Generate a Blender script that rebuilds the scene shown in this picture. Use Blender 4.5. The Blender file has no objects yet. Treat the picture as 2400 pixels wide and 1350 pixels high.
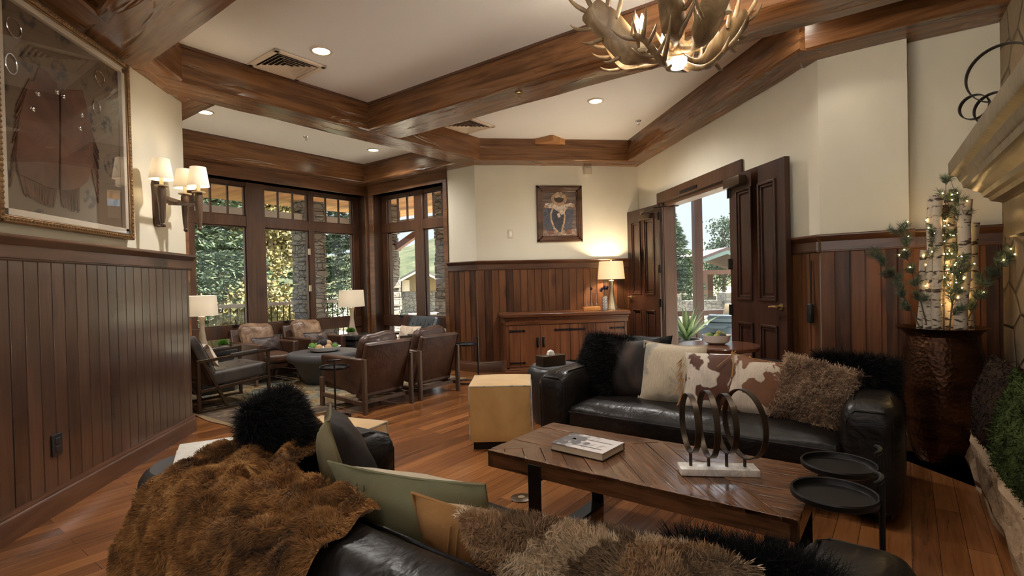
import bpy, bmesh, math, random
import numpy as np
from mathutils import Vector, Matrix, Euler

S = bpy.context.scene
COL = S.collection
S2 = math.sqrt(.5)
R = math.radians
Q = -math.pi / 4                     # heading of the seating area: local x runs along u, local y along v


def U(u, v, z=0.0):
    """seating-grid coordinates (turned 45 degrees from the door wall) to room coordinates"""
    return Vector(((u + v) * S2, (v - u) * S2, z))


# ------------------------------------------------------------------ camera, world, sun, exposure
cd = bpy.data.cameras.new('camera')
cam = bpy.data.objects.new('camera', cd)
COL.objects.link(cam)
cr = Vector((0.99013376, -0.13814131, -0.02349714))
cdn = Vector((-0.02486231, -0.00816496, -0.99965754))
cf = Vector((0.13790215, 0.99037887, -0.01151892))
cm = Matrix((cr, -cdn, -cf)).transposed().to_4x4()
cm.translation = (0, 0, 1.22)
cam.matrix_world = cm
cd.sensor_width = 36
cd.lens = 36 * 1228.6 / 2400
cd.clip_start = .02
cd.clip_end = 600
S.camera = cam

S.view_settings.view_transform = 'Standard'
S.view_settings.look = 'None'
S.view_settings.gamma = 1
S.view_settings.use_curve_mapping = False
S.view_settings.exposure = 1.35
cy = S.cycles
cy.use_denoising = True
cy.max_bounces = 7
cy.diffuse_bounces = 4
cy.glossy_bounces = 3
cy.transmission_bounces = 4
cy.transparent_max_bounces = 12
cy.caustics_reflective = False
cy.caustics_refractive = False
cy.sample_clamp_indirect = 4.0
cy.use_adaptive_sampling = True
cy.adaptive_threshold = .02

wd = bpy.data.worlds.new('sky')
S.world = wd
wd.use_nodes = True
wn = wd.node_tree
wn.nodes.clear()
wo = wn.nodes.new('ShaderNodeOutputWorld')
wb = wn.nodes.new('ShaderNodeBackground')
wtc = wn.nodes.new('ShaderNodeTexCoord')
wsep = wn.nodes.new('ShaderNodeSeparateXYZ')
wr = wn.nodes.new('ShaderNodeValToRGB')
wr.color_ramp.elements[0].position = .0
wr.color_ramp.elements[0].color = (.185, .200, .208, 1)
wr.color_ramp.elements[1].position = .75
wr.color_ramp.elements[1].color = (.95, 1.10, 1.35, 1)
e = wr.color_ramp.elements.new(.22)
e.color = (.185, .225, .262, 1)
e = wr.color_ramp.elements.new(.42)
e.color = (.60, .70, .80, 1)
wm = wn.nodes.new('ShaderNodeMapping')
wm.inputs['Scale'].default_value = (3.0, 3.0, 9.0)
wno = wn.nodes.new('ShaderNodeTexNoise')
wno.inputs['Scale'].default_value = 1.6
wno.inputs['Detail'].default_value = 6
wr2 = wn.nodes.new('ShaderNodeValToRGB')
wr2.color_ramp.elements[0].position = .52
wr2.color_ramp.elements[1].position = .72
wmx = wn.nodes.new('ShaderNodeMix')
wmx.data_type = 'RGBA'
wmx.inputs['B'].default_value = (.26, .255, .25, 1)
L_ = wn.links.new
L_(wtc.outputs['Generated'], wsep.inputs[0])
L_(wsep.outputs['Z'], wr.inputs[0])
L_(wtc.outputs['Generated'], wm.inputs[0])
L_(wm.outputs[0], wno.inputs['Vector'])
L_(wno.outputs['Fac'], wr2.inputs[0])
L_(wr2.outputs[0], wmx.inputs['Factor'])
L_(wr.outputs[0], wmx.inputs['A'])
L_(wmx.outputs['Result'], wb.inputs['Color'])
wb.inputs['Strength'].default_value = 1.9
L_(wb.outputs[0], wo.inputs['Surface'])

sl = bpy.data.lights.new('sun', 'SUN')
sun = bpy.data.objects.new('sun', sl)
COL.objects.link(sun)
sl.energy = 14.0
sl.angle = R(.6)
sl.color = (1, .92, .78)
sun.rotation_euler = Vector((-.78, -.20, -.80)).to_track_quat('-Z', 'Y').to_euler()


# ------------------------------------------------------------------ materials
class MB:
    def __init__(s, name, rough=.5, col=(.5, .5, .5), metal=0, spec=.5, coat=0, sheen=0):
        s.m = bpy.data.materials.new(name)
        s.m.use_nodes = True
        s.nt = s.m.node_tree
        s.b = s.nt.nodes['Principled BSDF']
        s.b.inputs['Base Color'].default_value = (*col, 1)
        s.b.inputs['Roughness'].default_value = rough
        s.b.inputs['Metallic'].default_value = metal
        s.b.inputs['Specular IOR Level'].default_value = spec
        s.b.inputs['Coat Weight'].default_value = coat
        s.b.inputs['Coat Roughness'].default_value = .15
        s.b.inputs['Sheen Weight'].default_value = sheen
        s._co = None

    def n(s, t, ins=None, **props):
        x = s.nt.nodes.new('ShaderNode' + t)
        for k, v in props.items():
            setattr(x, k, v)
        for k, v in (ins or {}).items():
            s.set(x.inputs[k], v)
        return x

    def set(s, sock, v):
        if isinstance(v, bpy.types.NodeSocket):
            s.nt.links.new(v, sock)
        elif isinstance(v, (tuple, list)) and sock.type == 'RGBA' and len(v) == 3:
            sock.default_value = (*v, 1)
        else:
            sock.default_value = v

    def co(s, kind='Object'):
        if not s._co:
            s._co = s.n('TexCoord')
        return s._co.outputs[kind]

    def map(s, scale, loc=(0, 0, 0), rot=(0, 0, 0), vec=None):
        return s.n('Mapping', {'Vector': vec or s.co(), 'Scale': scale, 'Location': loc, 'Rotation': rot}).outputs[0]

    def noise(s, vec, scale=1, det=4, rough=.55, dist=0):
        return s.n('TexNoise', {'Vector': vec, 'Scale': scale, 'Detail': det, 'Roughness': rough, 'Distortion': dist}).outputs['Fac']

    def math(s, op, a, b=0.0, c=0.0):
        return s.n('Math', {0: a, 1: b, 2: c}, operation=op).outputs[0]

    def ramp(s, fac, *stops, interp='LINEAR'):
        x = s.n('ValToRGB', {0: fac})
        x.color_ramp.interpolation = interp
        el = x.color_ramp.elements
        while len(el) < len(stops):
            el.new(.5)
        for e, (p, c) in zip(el, stops):
            e.position = p
            e.color = (*c, 1) if isinstance(c, (tuple, list)) else (c, c, c, 1)
        return x.outputs[0]

    def mix(s, f, a, b, blend='MIX'):
        x = s.n('Mix', None, data_type='RGBA', blend_type=blend)
        s.set(x.inputs['Factor'], f)
        s.set(x.inputs['A'], a)
        s.set(x.inputs['B'], b)
        return x.outputs['Result']

    def sep(s, vec=None):
        return s.n('SeparateXYZ', {0: vec or s.co()}).outputs

    def color(s, v):
        s.set(s.b.inputs['Base Color'], v)
        return s

    def rough(s, v):
        s.set(s.b.inputs['Roughness'], v)
        return s

    def bump(s, h, strength=.3, dist=.01):
        x = s.n('Bump', {'Height': h, 'Strength': strength, 'Distance': dist})
        s.nt.links.new(x.outputs[0], s.b.inputs['Normal'])
        return s


def plain(name, col, rough=.5, metal=0, var=.12, scale=6, bump=0, **k):
    m = MB(name, rough, col, metal, **k)
    f = m.noise(m.map((scale,) * 3), 1, 4)
    m.color(m.mix(f, tuple(c * (1 - var) for c in col), tuple(min(1, c * (1 + var)) for c in col)))
    if bump:
        m.bump(m.noise(m.map((scale * 8,) * 3), 1, 3), bump, .003)
    return m.m


def wood(name, dark, light, ax=0, sc=1.0, rough=.35, knot=.7, bump=.12, plank=None, tint=.5, spec=.5, hewn=0, coat=0):
    m = MB(name, rough, light, spec=spec, coat=coat)
    vec = m.co()
    wnv = None
    if plank:
        pax, w = plank
        idx = m.math('FLOOR', m.math('DIVIDE', m.sep()[pax], w))
        wnv = m.n('TexWhiteNoise', {'W': idx}, noise_dimensions='1D').outputs['Value']
        off = m.n('CombineXYZ', {0: m.math('MULTIPLY', wnv, 31.0), 1: m.math('MULTIPLY', wnv, 17.0), 2: m.math('MULTIPLY', wnv, 23.0)})
        vec = m.n('VectorMath', {0: vec, 1: off.outputs[0]}, operation='ADD').outputs[0]
    a = [16 * sc] * 3
    a[ax] = 1.1 * sc
    b = [3.0 * sc] * 3
    b[ax] = .8 * sc
    k = [5.0 * sc] * 3
    k[ax] = 2.2 * sc
    n1 = m.noise(m.map(a, vec=vec), 1.3, 5, .6, 1.2)
    n2 = m.noise(m.map(b, vec=vec), 1.2, 3)
    f = m.math('ADD', m.math('MULTIPLY', n1, .55), m.math('MULTIPLY', n2, .45))
    if wnv is not None:
        f = m.math('ADD', f, m.math('MULTIPLY', m.math('SUBTRACT', wnv, .5), tint * .35))
    c = m.ramp(f, (.36, dark), (.66, light))
    kv = m.map(k, vec=vec)
    kd = m.n('VectorMath', {0: kv, 1: m.n('VectorMath', {0: m.n('TexNoise', {'Vector': kv, 'Scale': 2.2}).outputs['Color'], 'Scale': .55}, operation='SCALE').outputs[0]}, operation='ADD').outputs[0]
    vo = m.n('TexVoronoi', {'Vector': kd, 'Scale': .62})
    km = m.ramp(vo.outputs['Distance'], (.06, 1), (.24, 0))
    sel = m.math('GREATER_THAN', m.sep(vo.outputs['Color'])[0], .55)
    c = m.mix(m.math('MULTIPLY', m.math('MULTIPLY', km, sel), knot), c, tuple(x * .22 for x in dark))
    m.color(c)
    m.rough(m.math('ADD', m.math('MULTIPLY', n2, .22), rough - .11))
    h = n1
    if hewn:
        g = [7.0] * 3
        g[ax] = 1.2
        hn = m.noise(m.map(g), 1.0, 3, .5, .6)
        h = m.math('ADD', m.math('MULTIPLY', n1, .15), m.math('MULTIPLY', m.ramp(hn, (.30, 0), (.42, 1)), hewn))
        m.bump(h, .55, .02)
    else:
        m.bump(h, bump, .006)
    return m.m


def leather(name, dark, light, rough=.33, sc=1.0, crease=.5, spec=.5):
    m = MB(name, rough, light, spec=spec)
    a = m.noise(m.map((3 * sc,) * 3), 1.2, 4, .6, .8)
    b = m.noise(m.map((90 * sc,) * 3), 1, 2)
    m.color(m.ramp(a, (.35, dark), (.68, light)))
    m.rough(m.math('ADD', m.math('MULTIPLY', a, .25), rough - .12))
    w = m.noise(m.map((9 * sc, 4 * sc, 9 * sc)), 1, 3, .55, 1.5)
    m.bump(m.math('ADD', m.math('MULTIPLY', w, crease), m.math('MULTIPLY', b, .06)), .5, .02)
    return m.m


def hide(name, c1, c2, sc=4.0, th=.5, soft=.03, rough=.55, seed=0.0, grad=(0, 0, 0)):
    m = MB(name, rough, c1, spec=.25)
    f = m.noise(m.map((sc, sc, sc), (seed, seed * .7, seed * .3)), 1, 3, .5, .35)
    if any(grad):
        f = m.math('ADD', f, m.n('VectorMath', {0: m.co(), 1: grad}, operation='DOT_PRODUCT').outputs['Value'])
    hair = m.noise(m.map((160, 160, 26)), 1, 2)
    c = m.ramp(f, (th - soft, c1), (th + soft, c2))
    m.color(m.mix(m.math('MULTIPLY', hair, .45), c, (.02, .012, .008)))
    m.bump(hair, .25, .002)
    return m.m


def emit(name, col, s):
    m = MB(name, .5, col)
    m.set(m.b.inputs['Emission Color'], (*col, 1))
    m.b.inputs['Emission Strength'].default_value = s
    return m.m


def shade_mat(name, col, s):
    """lamp shade cloth: a diffuse and translucent weave that lets its bulb shine through"""
    m = MB(name, .8, col)
    tr = m.n('BsdfTranslucent', {'Color': (*col, 1)})
    df = m.n('BsdfDiffuse', {'Color': (*col, 1)})
    mx = m.n('MixShader', {0: s, 1: df.outputs[0], 2: tr.outputs[0]})
    m.nt.links.new(mx.outputs[0], m.nt.nodes['Material Output'].inputs['Surface'])
    return m.m


def glass_mat(name, tint=(1, 1, 1), refl=1.0):
    m = MB(name, .0)
    bf = m.n('NewGeometry').outputs['Backfacing']
    fr = m.n('Fresnel', {'IOR': m.math('SUBTRACT', 1.45, m.math('MULTIPLY', bf, 1.45 - 1 / 1.45))})
    t = m.n('BsdfTransparent', {'Color': (*tint, 1)})
    g = m.n('BsdfGlossy', {'Color': (1, 1, 1, 1), 'Roughness': .01})
    mx = m.n('MixShader', {0: m.math('MULTIPLY', fr.outputs[0], refl), 1: t.outputs[0], 2: g.outputs[0]})
    m.nt.links.new(mx.outputs[0], m.nt.nodes['Material Output'].inputs['Surface'])
    return m.m


def stone(name, c1, c2, mortar, sc=(4, 4, 7), jag=.5):
    m = MB(name, .85, c1)
    v = m.n('TexVoronoi', {'Vector': m.map(sc), 'Scale': 1.0, 'Randomness': .8}, feature='DISTANCE_TO_EDGE')
    vc = m.n('TexVoronoi', {'Vector': m.map(sc), 'Scale': 1.0, 'Randomness': .8})
    n = m.noise(m.map((14, 14, 14)), 1, 5)
    c = m.mix(m.sep(vc.outputs['Color'])[0], c1, c2)
    c = m.mix(m.math('MULTIPLY', n, .5), c, tuple(x * .45 for x in c1))
    e = m.ramp(v.outputs['Distance'], (.0, 0), (.06, 1))
    m.color(m.mix(e, mortar, c))
    m.bump(m.math('ADD', m.math('MULTIPLY', e, .7), m.math('MULTIPLY', n, jag)), .8, .04)
    return m.m


M = {}
WD, WL = (.040, .015, .006), (.150, .062, .026)
M['wain'] = wood('knotty wainscot wood', (.036, .017, .011), (.100, .047, .028), 2, 1.0, .31, .8, .15, plank=(0, .0985), tint=.25, spec=.8, coat=.9)  # greyed base colour stands in for cool daylight on the left wall boards
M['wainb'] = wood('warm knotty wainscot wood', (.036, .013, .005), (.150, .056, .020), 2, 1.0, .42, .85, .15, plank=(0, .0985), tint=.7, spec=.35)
M['trim'] = wood('stained trim wood', (.045, .017, .008), (.13, .052, .022), 0, 1.0, .36, .7, coat=.5)
M['triml'] = wood('lighter casing wood', (.065, .027, .011), (.23, .10, .042), 0, 1.0, .38, .6)
M['trimv'] = wood('stained upright trim wood', (.035, .014, .007), (.095, .040, .018), 2, 1.0, .38, .5)
M['beam'] = wood('hewn beam wood', (.075, .030, .011), (.29, .130, .050), 0, .8, .25, .9, hewn=1.0, tint=.3)
M['door'] = wood('dark door wood', (.018, .007, .0045), (.060, .022, .012), 2, 1.0, .34, .2, .08)
M['cred'] = wood('old cabinet wood', (.055, .018, .006), (.19, .066, .022), 2, 1.0, .36, .5)
M['credx'] = wood('old cabinet top wood', (.055, .018, .007), (.17, .06, .022), 0, 1.0, .30, .5)
M['table'] = wood('reclaimed table wood', (.050, .020, .009), (.22, .10, .045), 0, 1.6, .19, .8, .2, spec=.8)
M['walnut'] = wood('dark chair frame wood', (.045, .024, .013), (.13, .072, .04), 2, 1.2, .42, .1)
M['ceilw'] = wood('porch ceiling planks', (.35, .16, .06), (.62, .32, .13), 0, .6, .6, .6, plank=(1, .14))
M['redtop'] = wood('round table wood', (.075, .028, .015), (.19, .075, .038), 0, 1.0, .18, .2)
M['trayw'] = wood('orange stand wood', (.45, .17, .04), (.70, .30, .08), 0, 2, .4, .1)

_m = MB('cream plaster', .85, (.62, .53, .39))
_m.color(_m.ramp(_m.noise(_m.map((1.5,) * 3), 1, 4), (.3, (.66, .61, .49)), (.7, (.71, .66, .54))))
_m.bump(_m.noise(_m.map((60,) * 3), 1, 3), .08, .004)
M['plaster'] = _m.m
_m = MB('ceiling plaster', .9, (.80, .77, .71))
_m.color(_m.ramp(_m.noise(_m.map((.8,) * 3), 1, 3), (.3, (.82, .81, .78)), (.7, (.86, .85, .82))))
M['ceil'] = _m.m

# floor: narrow boards, local y runs along the boards
_m = MB('wood floor boards', .22, (.2, .08, .03), spec=.5)
_s = _m.sep()
_v = _m.n('CombineXYZ', {0: _s[1], 1: _s[0], 2: 0.0}).outputs[0]
_b = _m.n('TexBrick', {'Vector': _v, 'Color1': (0, 0, 0, 1), 'Color2': (1, 1, 1, 1), 'Mortar': (.5, .5, .5, 1), 'Scale': 1.0, 'Mortar Size': .0012, 'Bias': 0.0, 'Brick Width': 1.15, 'Row Height': .098}, offset=.37)
_idx = _m.math('FLOOR', _m.math('DIVIDE', _s[0], .098))
_sh = _m.n('CombineXYZ', {0: _s[0], 1: _m.math('ADD', _s[1], _m.math('MULTIPLY', _idx, 7.31)), 2: 0.0}).outputs[0]
_g = _m.noise(_m.map((26, 1.6, 1), vec=_sh), 1.2, 5, .6, 1.0)
_g2 = _m.noise(_m.map((2.5, .7, 1), vec=_sh), 1.2, 3)
_f = _m.math('ADD', _m.math('MULTIPLY', _g, .5), _m.math('ADD', _m.math('MULTIPLY', _g2, .25), _m.math('MULTIPLY', _b.outputs['Color'], .3)))
_c = _m.ramp(_f, (.3, (.085, .030, .010)), (.52, (.19, .070, .022)), (.78, (.31, .125, .040)))
_c = _m.mix(_b.outputs['Fac'], _c, (.03, .012, .006))
_m.color(_c)
_m.rough(_m.math('ADD', _m.math('MULTIPLY', _g2, .16), .14))
_m.bump(_m.math('SUBTRACT', _m.math('MULTIPLY', _g, .2), _b.outputs['Fac']), .15, .003)
M['floor'] = _m.m

M['blk'] = leather('black sofa leather', (.006, .005, .0045), (.016, .012, .010), .34, 1.0, .8, .26)
M['brn'] = leather('brown chair leather', (.034, .014, .008), (.090, .042, .022), .40, 1.0, .5)
M['tan'] = leather('worn tan cushion leather', (.09, .045, .024), (.30, .19, .115), .36, 1.5, 1.0)
M['gry'] = leather('charcoal tufted leather', (.030, .024, .020), (.072, .058, .047), .42, 1.0, .2)
M['blu'] = leather('dark slate lounge leather', (.030, .036, .042), (.075, .09, .10), .36, 1.0, .2)
M['bag'] = leather('dark plum lumbar leather', (.022, .014, .013), (.07, .045, .04), .36, 2.0, 1.0)
M['chap'] = leather('brown suede chaps leather', (.075, .032, .018), (.16, .072, .040), .7, 1.0, .4, .2)
M['iron'] = plain('black iron', (.018, .016, .015), .42, .7, .2, 10, .1)
M['bronze'] = plain('dark bronze metal', (.085, .055, .035), .38, .8, .2, 8)
M['bronzer'] = plain('antique bronze ring metal', (.075, .055, .038), .36, .85, .35, 24, .2)
M['brass'] = plain('aged brass', (.45, .33, .16), .32, .9, .12)
M['chrome'] = plain('polished steel', (.75, .75, .74), .15, 1, .05)
M['gold'] = plain('dark gilded frame', (.22, .12, .045), .35, .5, .5, 40, .4)
M['matb'] = plain('cream mat board', (.70, .60, .48), .8)
M['white'] = plain('white ceramic', (.80, .77, .70), .35)
M['marble'] = None
M['trimw'] = plain('cream painted metal', (.72, .60, .47), .6, 0, .04)
M['dark'] = plain('dark gap', (.012, .010, .009), .8)
M['paper'] = plain('book pages', (.62, .52, .38), .8, 0, .1, 30)
M['hidecream'] = hide('cream cow hide', (.60, .50, .36), (.36, .34, .28), 7, .55, .03, .6, 2.1)
M['hidebw'] = hide('brown and white cow hide', (.66, .57, .47), (.105, .036, .020), 6.0, .43, .012, .5, 5.3, (1.3, 0, .5))
M['hidetan'] = hide('rust and white cow hide', (.64, .53, .42), (.20, .085, .042), 8.0, .49, .012, .5, 9.1, (.35, 0, .30))
M['hidedark'] = hide('dark brown cow hide', (.010, .006, .005), (.07, .035, .02), 3.5, .64, .08, .6, 3.3)
M['hidespot'] = hide('tan and white cow hide', (.60, .44, .28), (.26, .12, .05), 6.0, .52, .04, .6, 1.4)
M['canvas'] = plain('sage green canvas', (.115, .105, .050), .85, 0, .12, 30, .3)
M['olive'] = plain('olive canvas', (.125, .095, .042), .85, 0, .12, 30, .3)
M['suede'] = plain('tan suede cloth', (.27, .125, .034), .85, 0, .12, 20, .3)
M['fringe'] = plain('tan suede fringe', (.33, .15, .05), .8)
M['camel'] = None
M['greyst'] = plain('charcoal cast stone', (.060, .058, .060), .55, 0, .3, 5, .3)
M['drum'] = plain('black drum lacquer', (.020, .018, .017), .36, 0, .3, 6)
M['shade'] = shade_mat('white linen shade', (.80, .77, .72), .45)
M['shadel'] = shade_mat('warm linen shade', (.82, .76, .64), .5)
M['ivory'] = plain('ivory candle sleeve', (.78, .66, .44), .5)
M['nickel'] = plain('brushed champagne metal', (.52, .42, .27), .32, .85, .06)
M['taupe'] = plain('taupe lamp wood', (.40, .32, .24), .5)
M['leaf'] = plain('clipped grass green', (.10, .24, .03), .7, 0, .4, 40)
M['pot'] = plain('stone pot', (.40, .36, .30), .8)
M['glass'] = glass_mat('window glass', (1, 1, 1), .35)
M['vglass'] = glass_mat('vase glass', (.93, .95, .95), 2.5)
M['fglass'] = glass_mat('frame glass', (.97, .97, .97), 1.0)
M['bulb'] = emit('candle bulb glow', (1, .78, .45), 40)
M['can'] = emit('downlight glow', (1, .88, .66), 14)
M['mini'] = emit('string light glow', (1, .66, .25), 30)
M['horn'] = None
M['outlet'] = plain('black plastic', (.012, .012, .013), .35)
M['ivplate'] = plain('ivory plate', (.64, .55, .42), .5)


def furmat(name, a, b, c=None, sc=5, rough=.75, sheen=.2):
    m = MB(name, rough, a, spec=.12, sheen=sheen)
    f = m.noise(m.map((sc,) * 3), 1, 4, .6, .6)
    m.color(m.ramp(f, (.30, a), (.56, b), (.74, c or b)))
    return m.m


M['furblk'] = furmat('black long hair', (.004, .004, .004), (.010, .009, .009), (.02, .018, .017), 6, .6, 0)
M['furthrow'] = furmat('brown beaver fur', (.045, .018, .006), (.30, .140, .040), (.50, .29, .11), 6.5, .7, .1)  # darkest patches stand in for the shade in creases between folds
M['furtan'] = furmat('curly tan shearling', (.15, .075, .04), (.44, .28, .165), (.66, .52, .38), 8)
M['furpatch'] = furmat('patched rabbit fur', (.06, .026, .013), (.40, .235, .12), (.74, .62, .47), 5)
_m = MB('patched rabbit fur', .8, (.3, .2, .1), spec=.12)
_d = _m.n('VectorMath', {0: _m.map((9, 9, 5)), 1: _m.n('VectorMath', {0: _m.n('TexNoise', {'Vector': _m.map((14, 14, 14)), 'Scale': 1.0}).outputs['Color'], 'Scale': .9}, operation='SCALE').outputs[0]}, operation='ADD').outputs[0]
_vo = _m.n('TexVoronoi', {'Vector': _d, 'Scale': 1.0})
_c = _m.ramp(_m.sep(_vo.outputs['Color'])[0], (.0, (.04, .016, .008)), (.34, (.22, .11, .05)), (.58, (.44, .32, .21)), (.74, (.10, .045, .02)), (.9, (.60, .50, .38)), interp='CONSTANT')
_m.color(_m.mix(_m.math('MULTIPLY', _m.noise(_m.map((30, 30, 30)), 1, 3), .6), _c, (.42, .29, .17)))
M['furpatch'] = _m.m
M['furivory'] = furmat('ivory sheepskin', (.45, .33, .24), (.62, .50, .38), (.72, .62, .50), 6)
M['furgreen'] = furmat('moss green curl', (.016, .026, .006), (.050, .070, .016), (.085, .11, .03), 9, .8, 0)
M['furdk'] = furmat('dark umber curl', (.010, .005, .004), (.026, .013, .008), None, 9, .8, 0)

_m = MB('camel hide', .7, (.5, .3, .12), sheen=.4)
_m.color(_m.ramp(_m.noise(_m.map((3.2, 3.2, 2.0)), 1, 5, .6, .4), (.3, (.40, .225, .070)), (.7, (.60, .375, .135))))
M['camel'] = _m.m
_m = MB('white marble', .25, (.8, .76, .7))
_m.color(_m.ramp(_m.noise(_m.map((9, 9, 9)), 1, 6, .6, 2.5), (.42, (.80, .76, .70)), (.5, (.66, .60, .54)), (.56, (.82, .79, .74))))
M['marble'] = _m.m
_m = MB('moose antler', .42, (.4, .3, .18))
_m.color(_m.ramp(_m.noise(_m.map((9, 9, 3)), 1, 5, .6, 1.0), (.32, (.09, .05, .022)), (.52, (.20, .125, .06)), (.72, (.40, .29, .16))))
_m.bump(_m.noise(_m.map((22, 22, 6)), 1, 4), .5, .01)
M['horn'] = _m.m
_m = MB('birch bark', .8, (.75, .68, .58))
_n = _m.noise(_m.map((16, 16, 46)), 1, 4, .6, .6)
_n2 = _m.noise(_m.map((7, 7, 5)), 1, 4, .6)
_c = _m.ramp(_n2, (.35, (.40, .33, .26)), (.6, (.52, .45, .36)), (.72, (.33, .18, .10)))
_m.color(_m.mix(_m.ramp(_n, (.555, 0), (.60, 1)), _c, (.055, .035, .025)))
_m.bump(_n, .4, .006)
M['birch'] = _m.m
_m = MB('hammered copper', .28, (.12, .05, .022), .8)
_vo = _m.n('TexVoronoi', {'Vector': _m.map((46, 46, 46)), 'Scale': 1.0})
_m.color(_m.ramp(_m.noise(_m.map((2, 2, 14)), 1, 4), (.35, (.030, .012, .006)), (.65, (.10, .040, .017))))
_m.bump(_vo.outputs['Distance'], .5, .006)
M['copper'] = _m.m
M['fire'] = stone('fireplace stone', (.34, .25, .15), (.20, .15, .10), (.12, .09, .06), (3.0, 3.0, 4.2))
M['hearth'] = stone('hearth stone', (.50, .34, .20), (.40, .27, .16), (.3, .2, .12), (1.2, 1.2, 3.0), 1.0)
M['ledge'] = stone('ledge stone', (.17, .155, .135), (.25, .225, .195), (.07, .06, .05), (4.5, 4.5, 9.0), .6)
_m = MB('mantel gilt stone', .30, (.36, .25, .12), .35)
_m.color(_m.ramp(_m.noise(_m.map((5, 5, 5)), 1, 5), (.3, (.085, .052, .022)), (.7, (.22, .14, .058))))
_m.bump(_m.noise(_m.map((16, 16, 16)), 1, 4), .3, .01)
M['mantel'] = _m.m

# rug, local x and y centred on the rug
_m = MB('woven rug', .95, (.4, .35, .28), spec=.08)
_s = _m.sep()
_ax = _m.math('DIVIDE', _m.math('ABSOLUTE', _s[0]), 1.24)
_ay = _m.math('DIVIDE', _m.math('ABSOLUTE', _s[1]), 1.42)
_e = _m.math('MAXIMUM', _ax, _ay)
_n = _m.noise(_m.map((2.2, 4.0, 1)), 1, 4, .6, 1.2)
_n = _m.math('ADD', _m.math('MULTIPLY', _m.math('SUBTRACT', _n, .5), 1.7), .5)
_n2 = _m.noise(_m.map((7, 7, 1)), 1, 3, .6, 1.5)
_field = _m.ramp(_n, (.30, (0.078, 0.087, 0.078)), (.42, (0.194, 0.182, 0.135)), (.52, (0.252, 0.187, 0.100)), (.60, (0.175, 0.100, 0.036)), (.72, (0.301, 0.243, 0.160)))
_field = _m.mix(_m.ramp(_n2, (.62, 0), (.66, 1)), _field, (0.058, 0.037, 0.025))
_bn = _m.noise(_m.map((5, 5, 1), (3, 1, 0)), 1, 4, .6, .8)
_bord = _m.ramp(_bn, (.36, (0.064, 0.048, 0.039)), (.55, (0.126, 0.091, 0.064)), (.66, (0.267, 0.195, 0.118)))
_vo = _m.n('TexVoronoi', {'Vector': _m.map((3.2, 3.2, 1)), 'Scale': 1.0, 'Randomness': .25})
_bord = _m.mix(_m.ramp(_vo.outputs['Distance'], (.16, 1), (.19, 0)), _bord, (0.292, 0.217, 0.135))
_bord = _m.mix(_m.ramp(_vo.outputs['Distance'], (.07, 1), (.09, 0)), _bord, (0.082, 0.065, 0.060))
_c = _m.mix(_m.ramp(_e, (.715, 0), (.72, 1)), _field, _bord)
_line = _m.ramp(_e, (.70, 0), (.705, 1), (.725, 1), (.73, 0), (.955, 0), (.96, 1), interp='CONSTANT')
_c = _m.mix(_line, _c, (0.234, 0.156, 0.086))
_m.color(_m.mix(_m.math('MULTIPLY', _m.noise(_m.map((90, 12, 1)), 1, 2), .35), _c, (0.049, 0.032, 0.020)))
_m.bump(_m.noise(_m.map((200, 60, 1)), 1, 2), .4, .004)
M['rug'] = _m.m

_m = MB('patterned backing cloth', .9, (.2, .15, .1))
_vo = _m.n('TexVoronoi', {'Vector': _m.map((4.5, 4.5, 4.5)), 'Scale': 1.0, 'Randomness': .35})
_n = _m.noise(_m.map((22, 22, 22)), 1, 4, .6)
_w = _m.n('TexWave', {'Vector': _m.map((2.2, 2.2, 2.2), rot=(.785, 0, 0)), 'Scale': 1.2, 'Distortion': 3.0, 'Detail': 2.0}).outputs['Fac']
_p = _m.math('MULTIPLY', _m.ramp(_vo.outputs['Distance'], (.30, 1), (.36, 0)), _m.ramp(_n, (.42, 1), (.55, 0)))
_c = _m.mix(_p, (.17, .118, .072), (.030, .027, .027))
_c = _m.mix(_m.math('MULTIPLY', _m.ramp(_w, (.75, 0), (.85, 1)), .55), _c, (.06, .042, .038))
_m.color(_m.mix(_m.math('MULTIPLY', _n, .4), _c, (.08, .055, .035)))
M['backing'] = _m.m

# exterior
M['spruce'] = furmat('blue spruce needles', (.018, .036, .018), (.070, .105, .048), (.17, .20, .09), 3)
M['aspen'] = furmat('autumn aspen leaves', (.08, .08, .028), (.21, .175, .06), (.33, .265, .12), 3)
M['bark'] = plain('tree bark', (.12, .085, .06), .9)
M['lawn'] = plain('pale dry lawn', (.24, .22, .13), .95, 0, .4, 2)
M['paving'] = plain('pale patio paving', (.60, .56, .50), .9, 0, .15, 3)
M['terrace'] = plain('pale daylight bouncing slab', (.78, .76, .72), .9, 0, .05, 1)  # kept very pale to bounce sunlight in through the added windows
M['hill'] = furmat('scrub hillside', (.022, .032, .014), (.060, .066, .030), (.095, .088, .05), .25, .9, 0)
M['greypaint'] = plain('grey painted timber', (.33, .30, .27), .7)
M['siding'] = wood('yellow board siding', (.17, .115, .048), (.27, .19, .085), 2, .5, .7, .3, plank=(0, .18))
M['shingle'] = plain('grey roof shingle', (.14, .13, .12), .9, 0, .3, 6)
M['redroof'] = plain('maroon roof shingle', (.12, .075, .07), .9, 0, .3, 6)
M['greenpaint'] = plain('green painted fascia', (.16, .22, .19), .6)
M['postwood'] = plain('brown post timber', (.16, .075, .045), .7)
M['bluefab'] = plain('blue woven fabric', (.045, .075, .10), .85)
M['agave'] = plain('agave leaf', (.07, .13, .045), .45, 0, .4, 12)
M['carpaint'] = plain('silver car paint', (.45, .50, .56), .25, .4)
M['rubber'] = plain('tyre rubber', (.02, .02, .02), .8)


# ------------------------------------------------------------------ mesh helpers
def nb():
    return bmesh.new()


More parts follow.
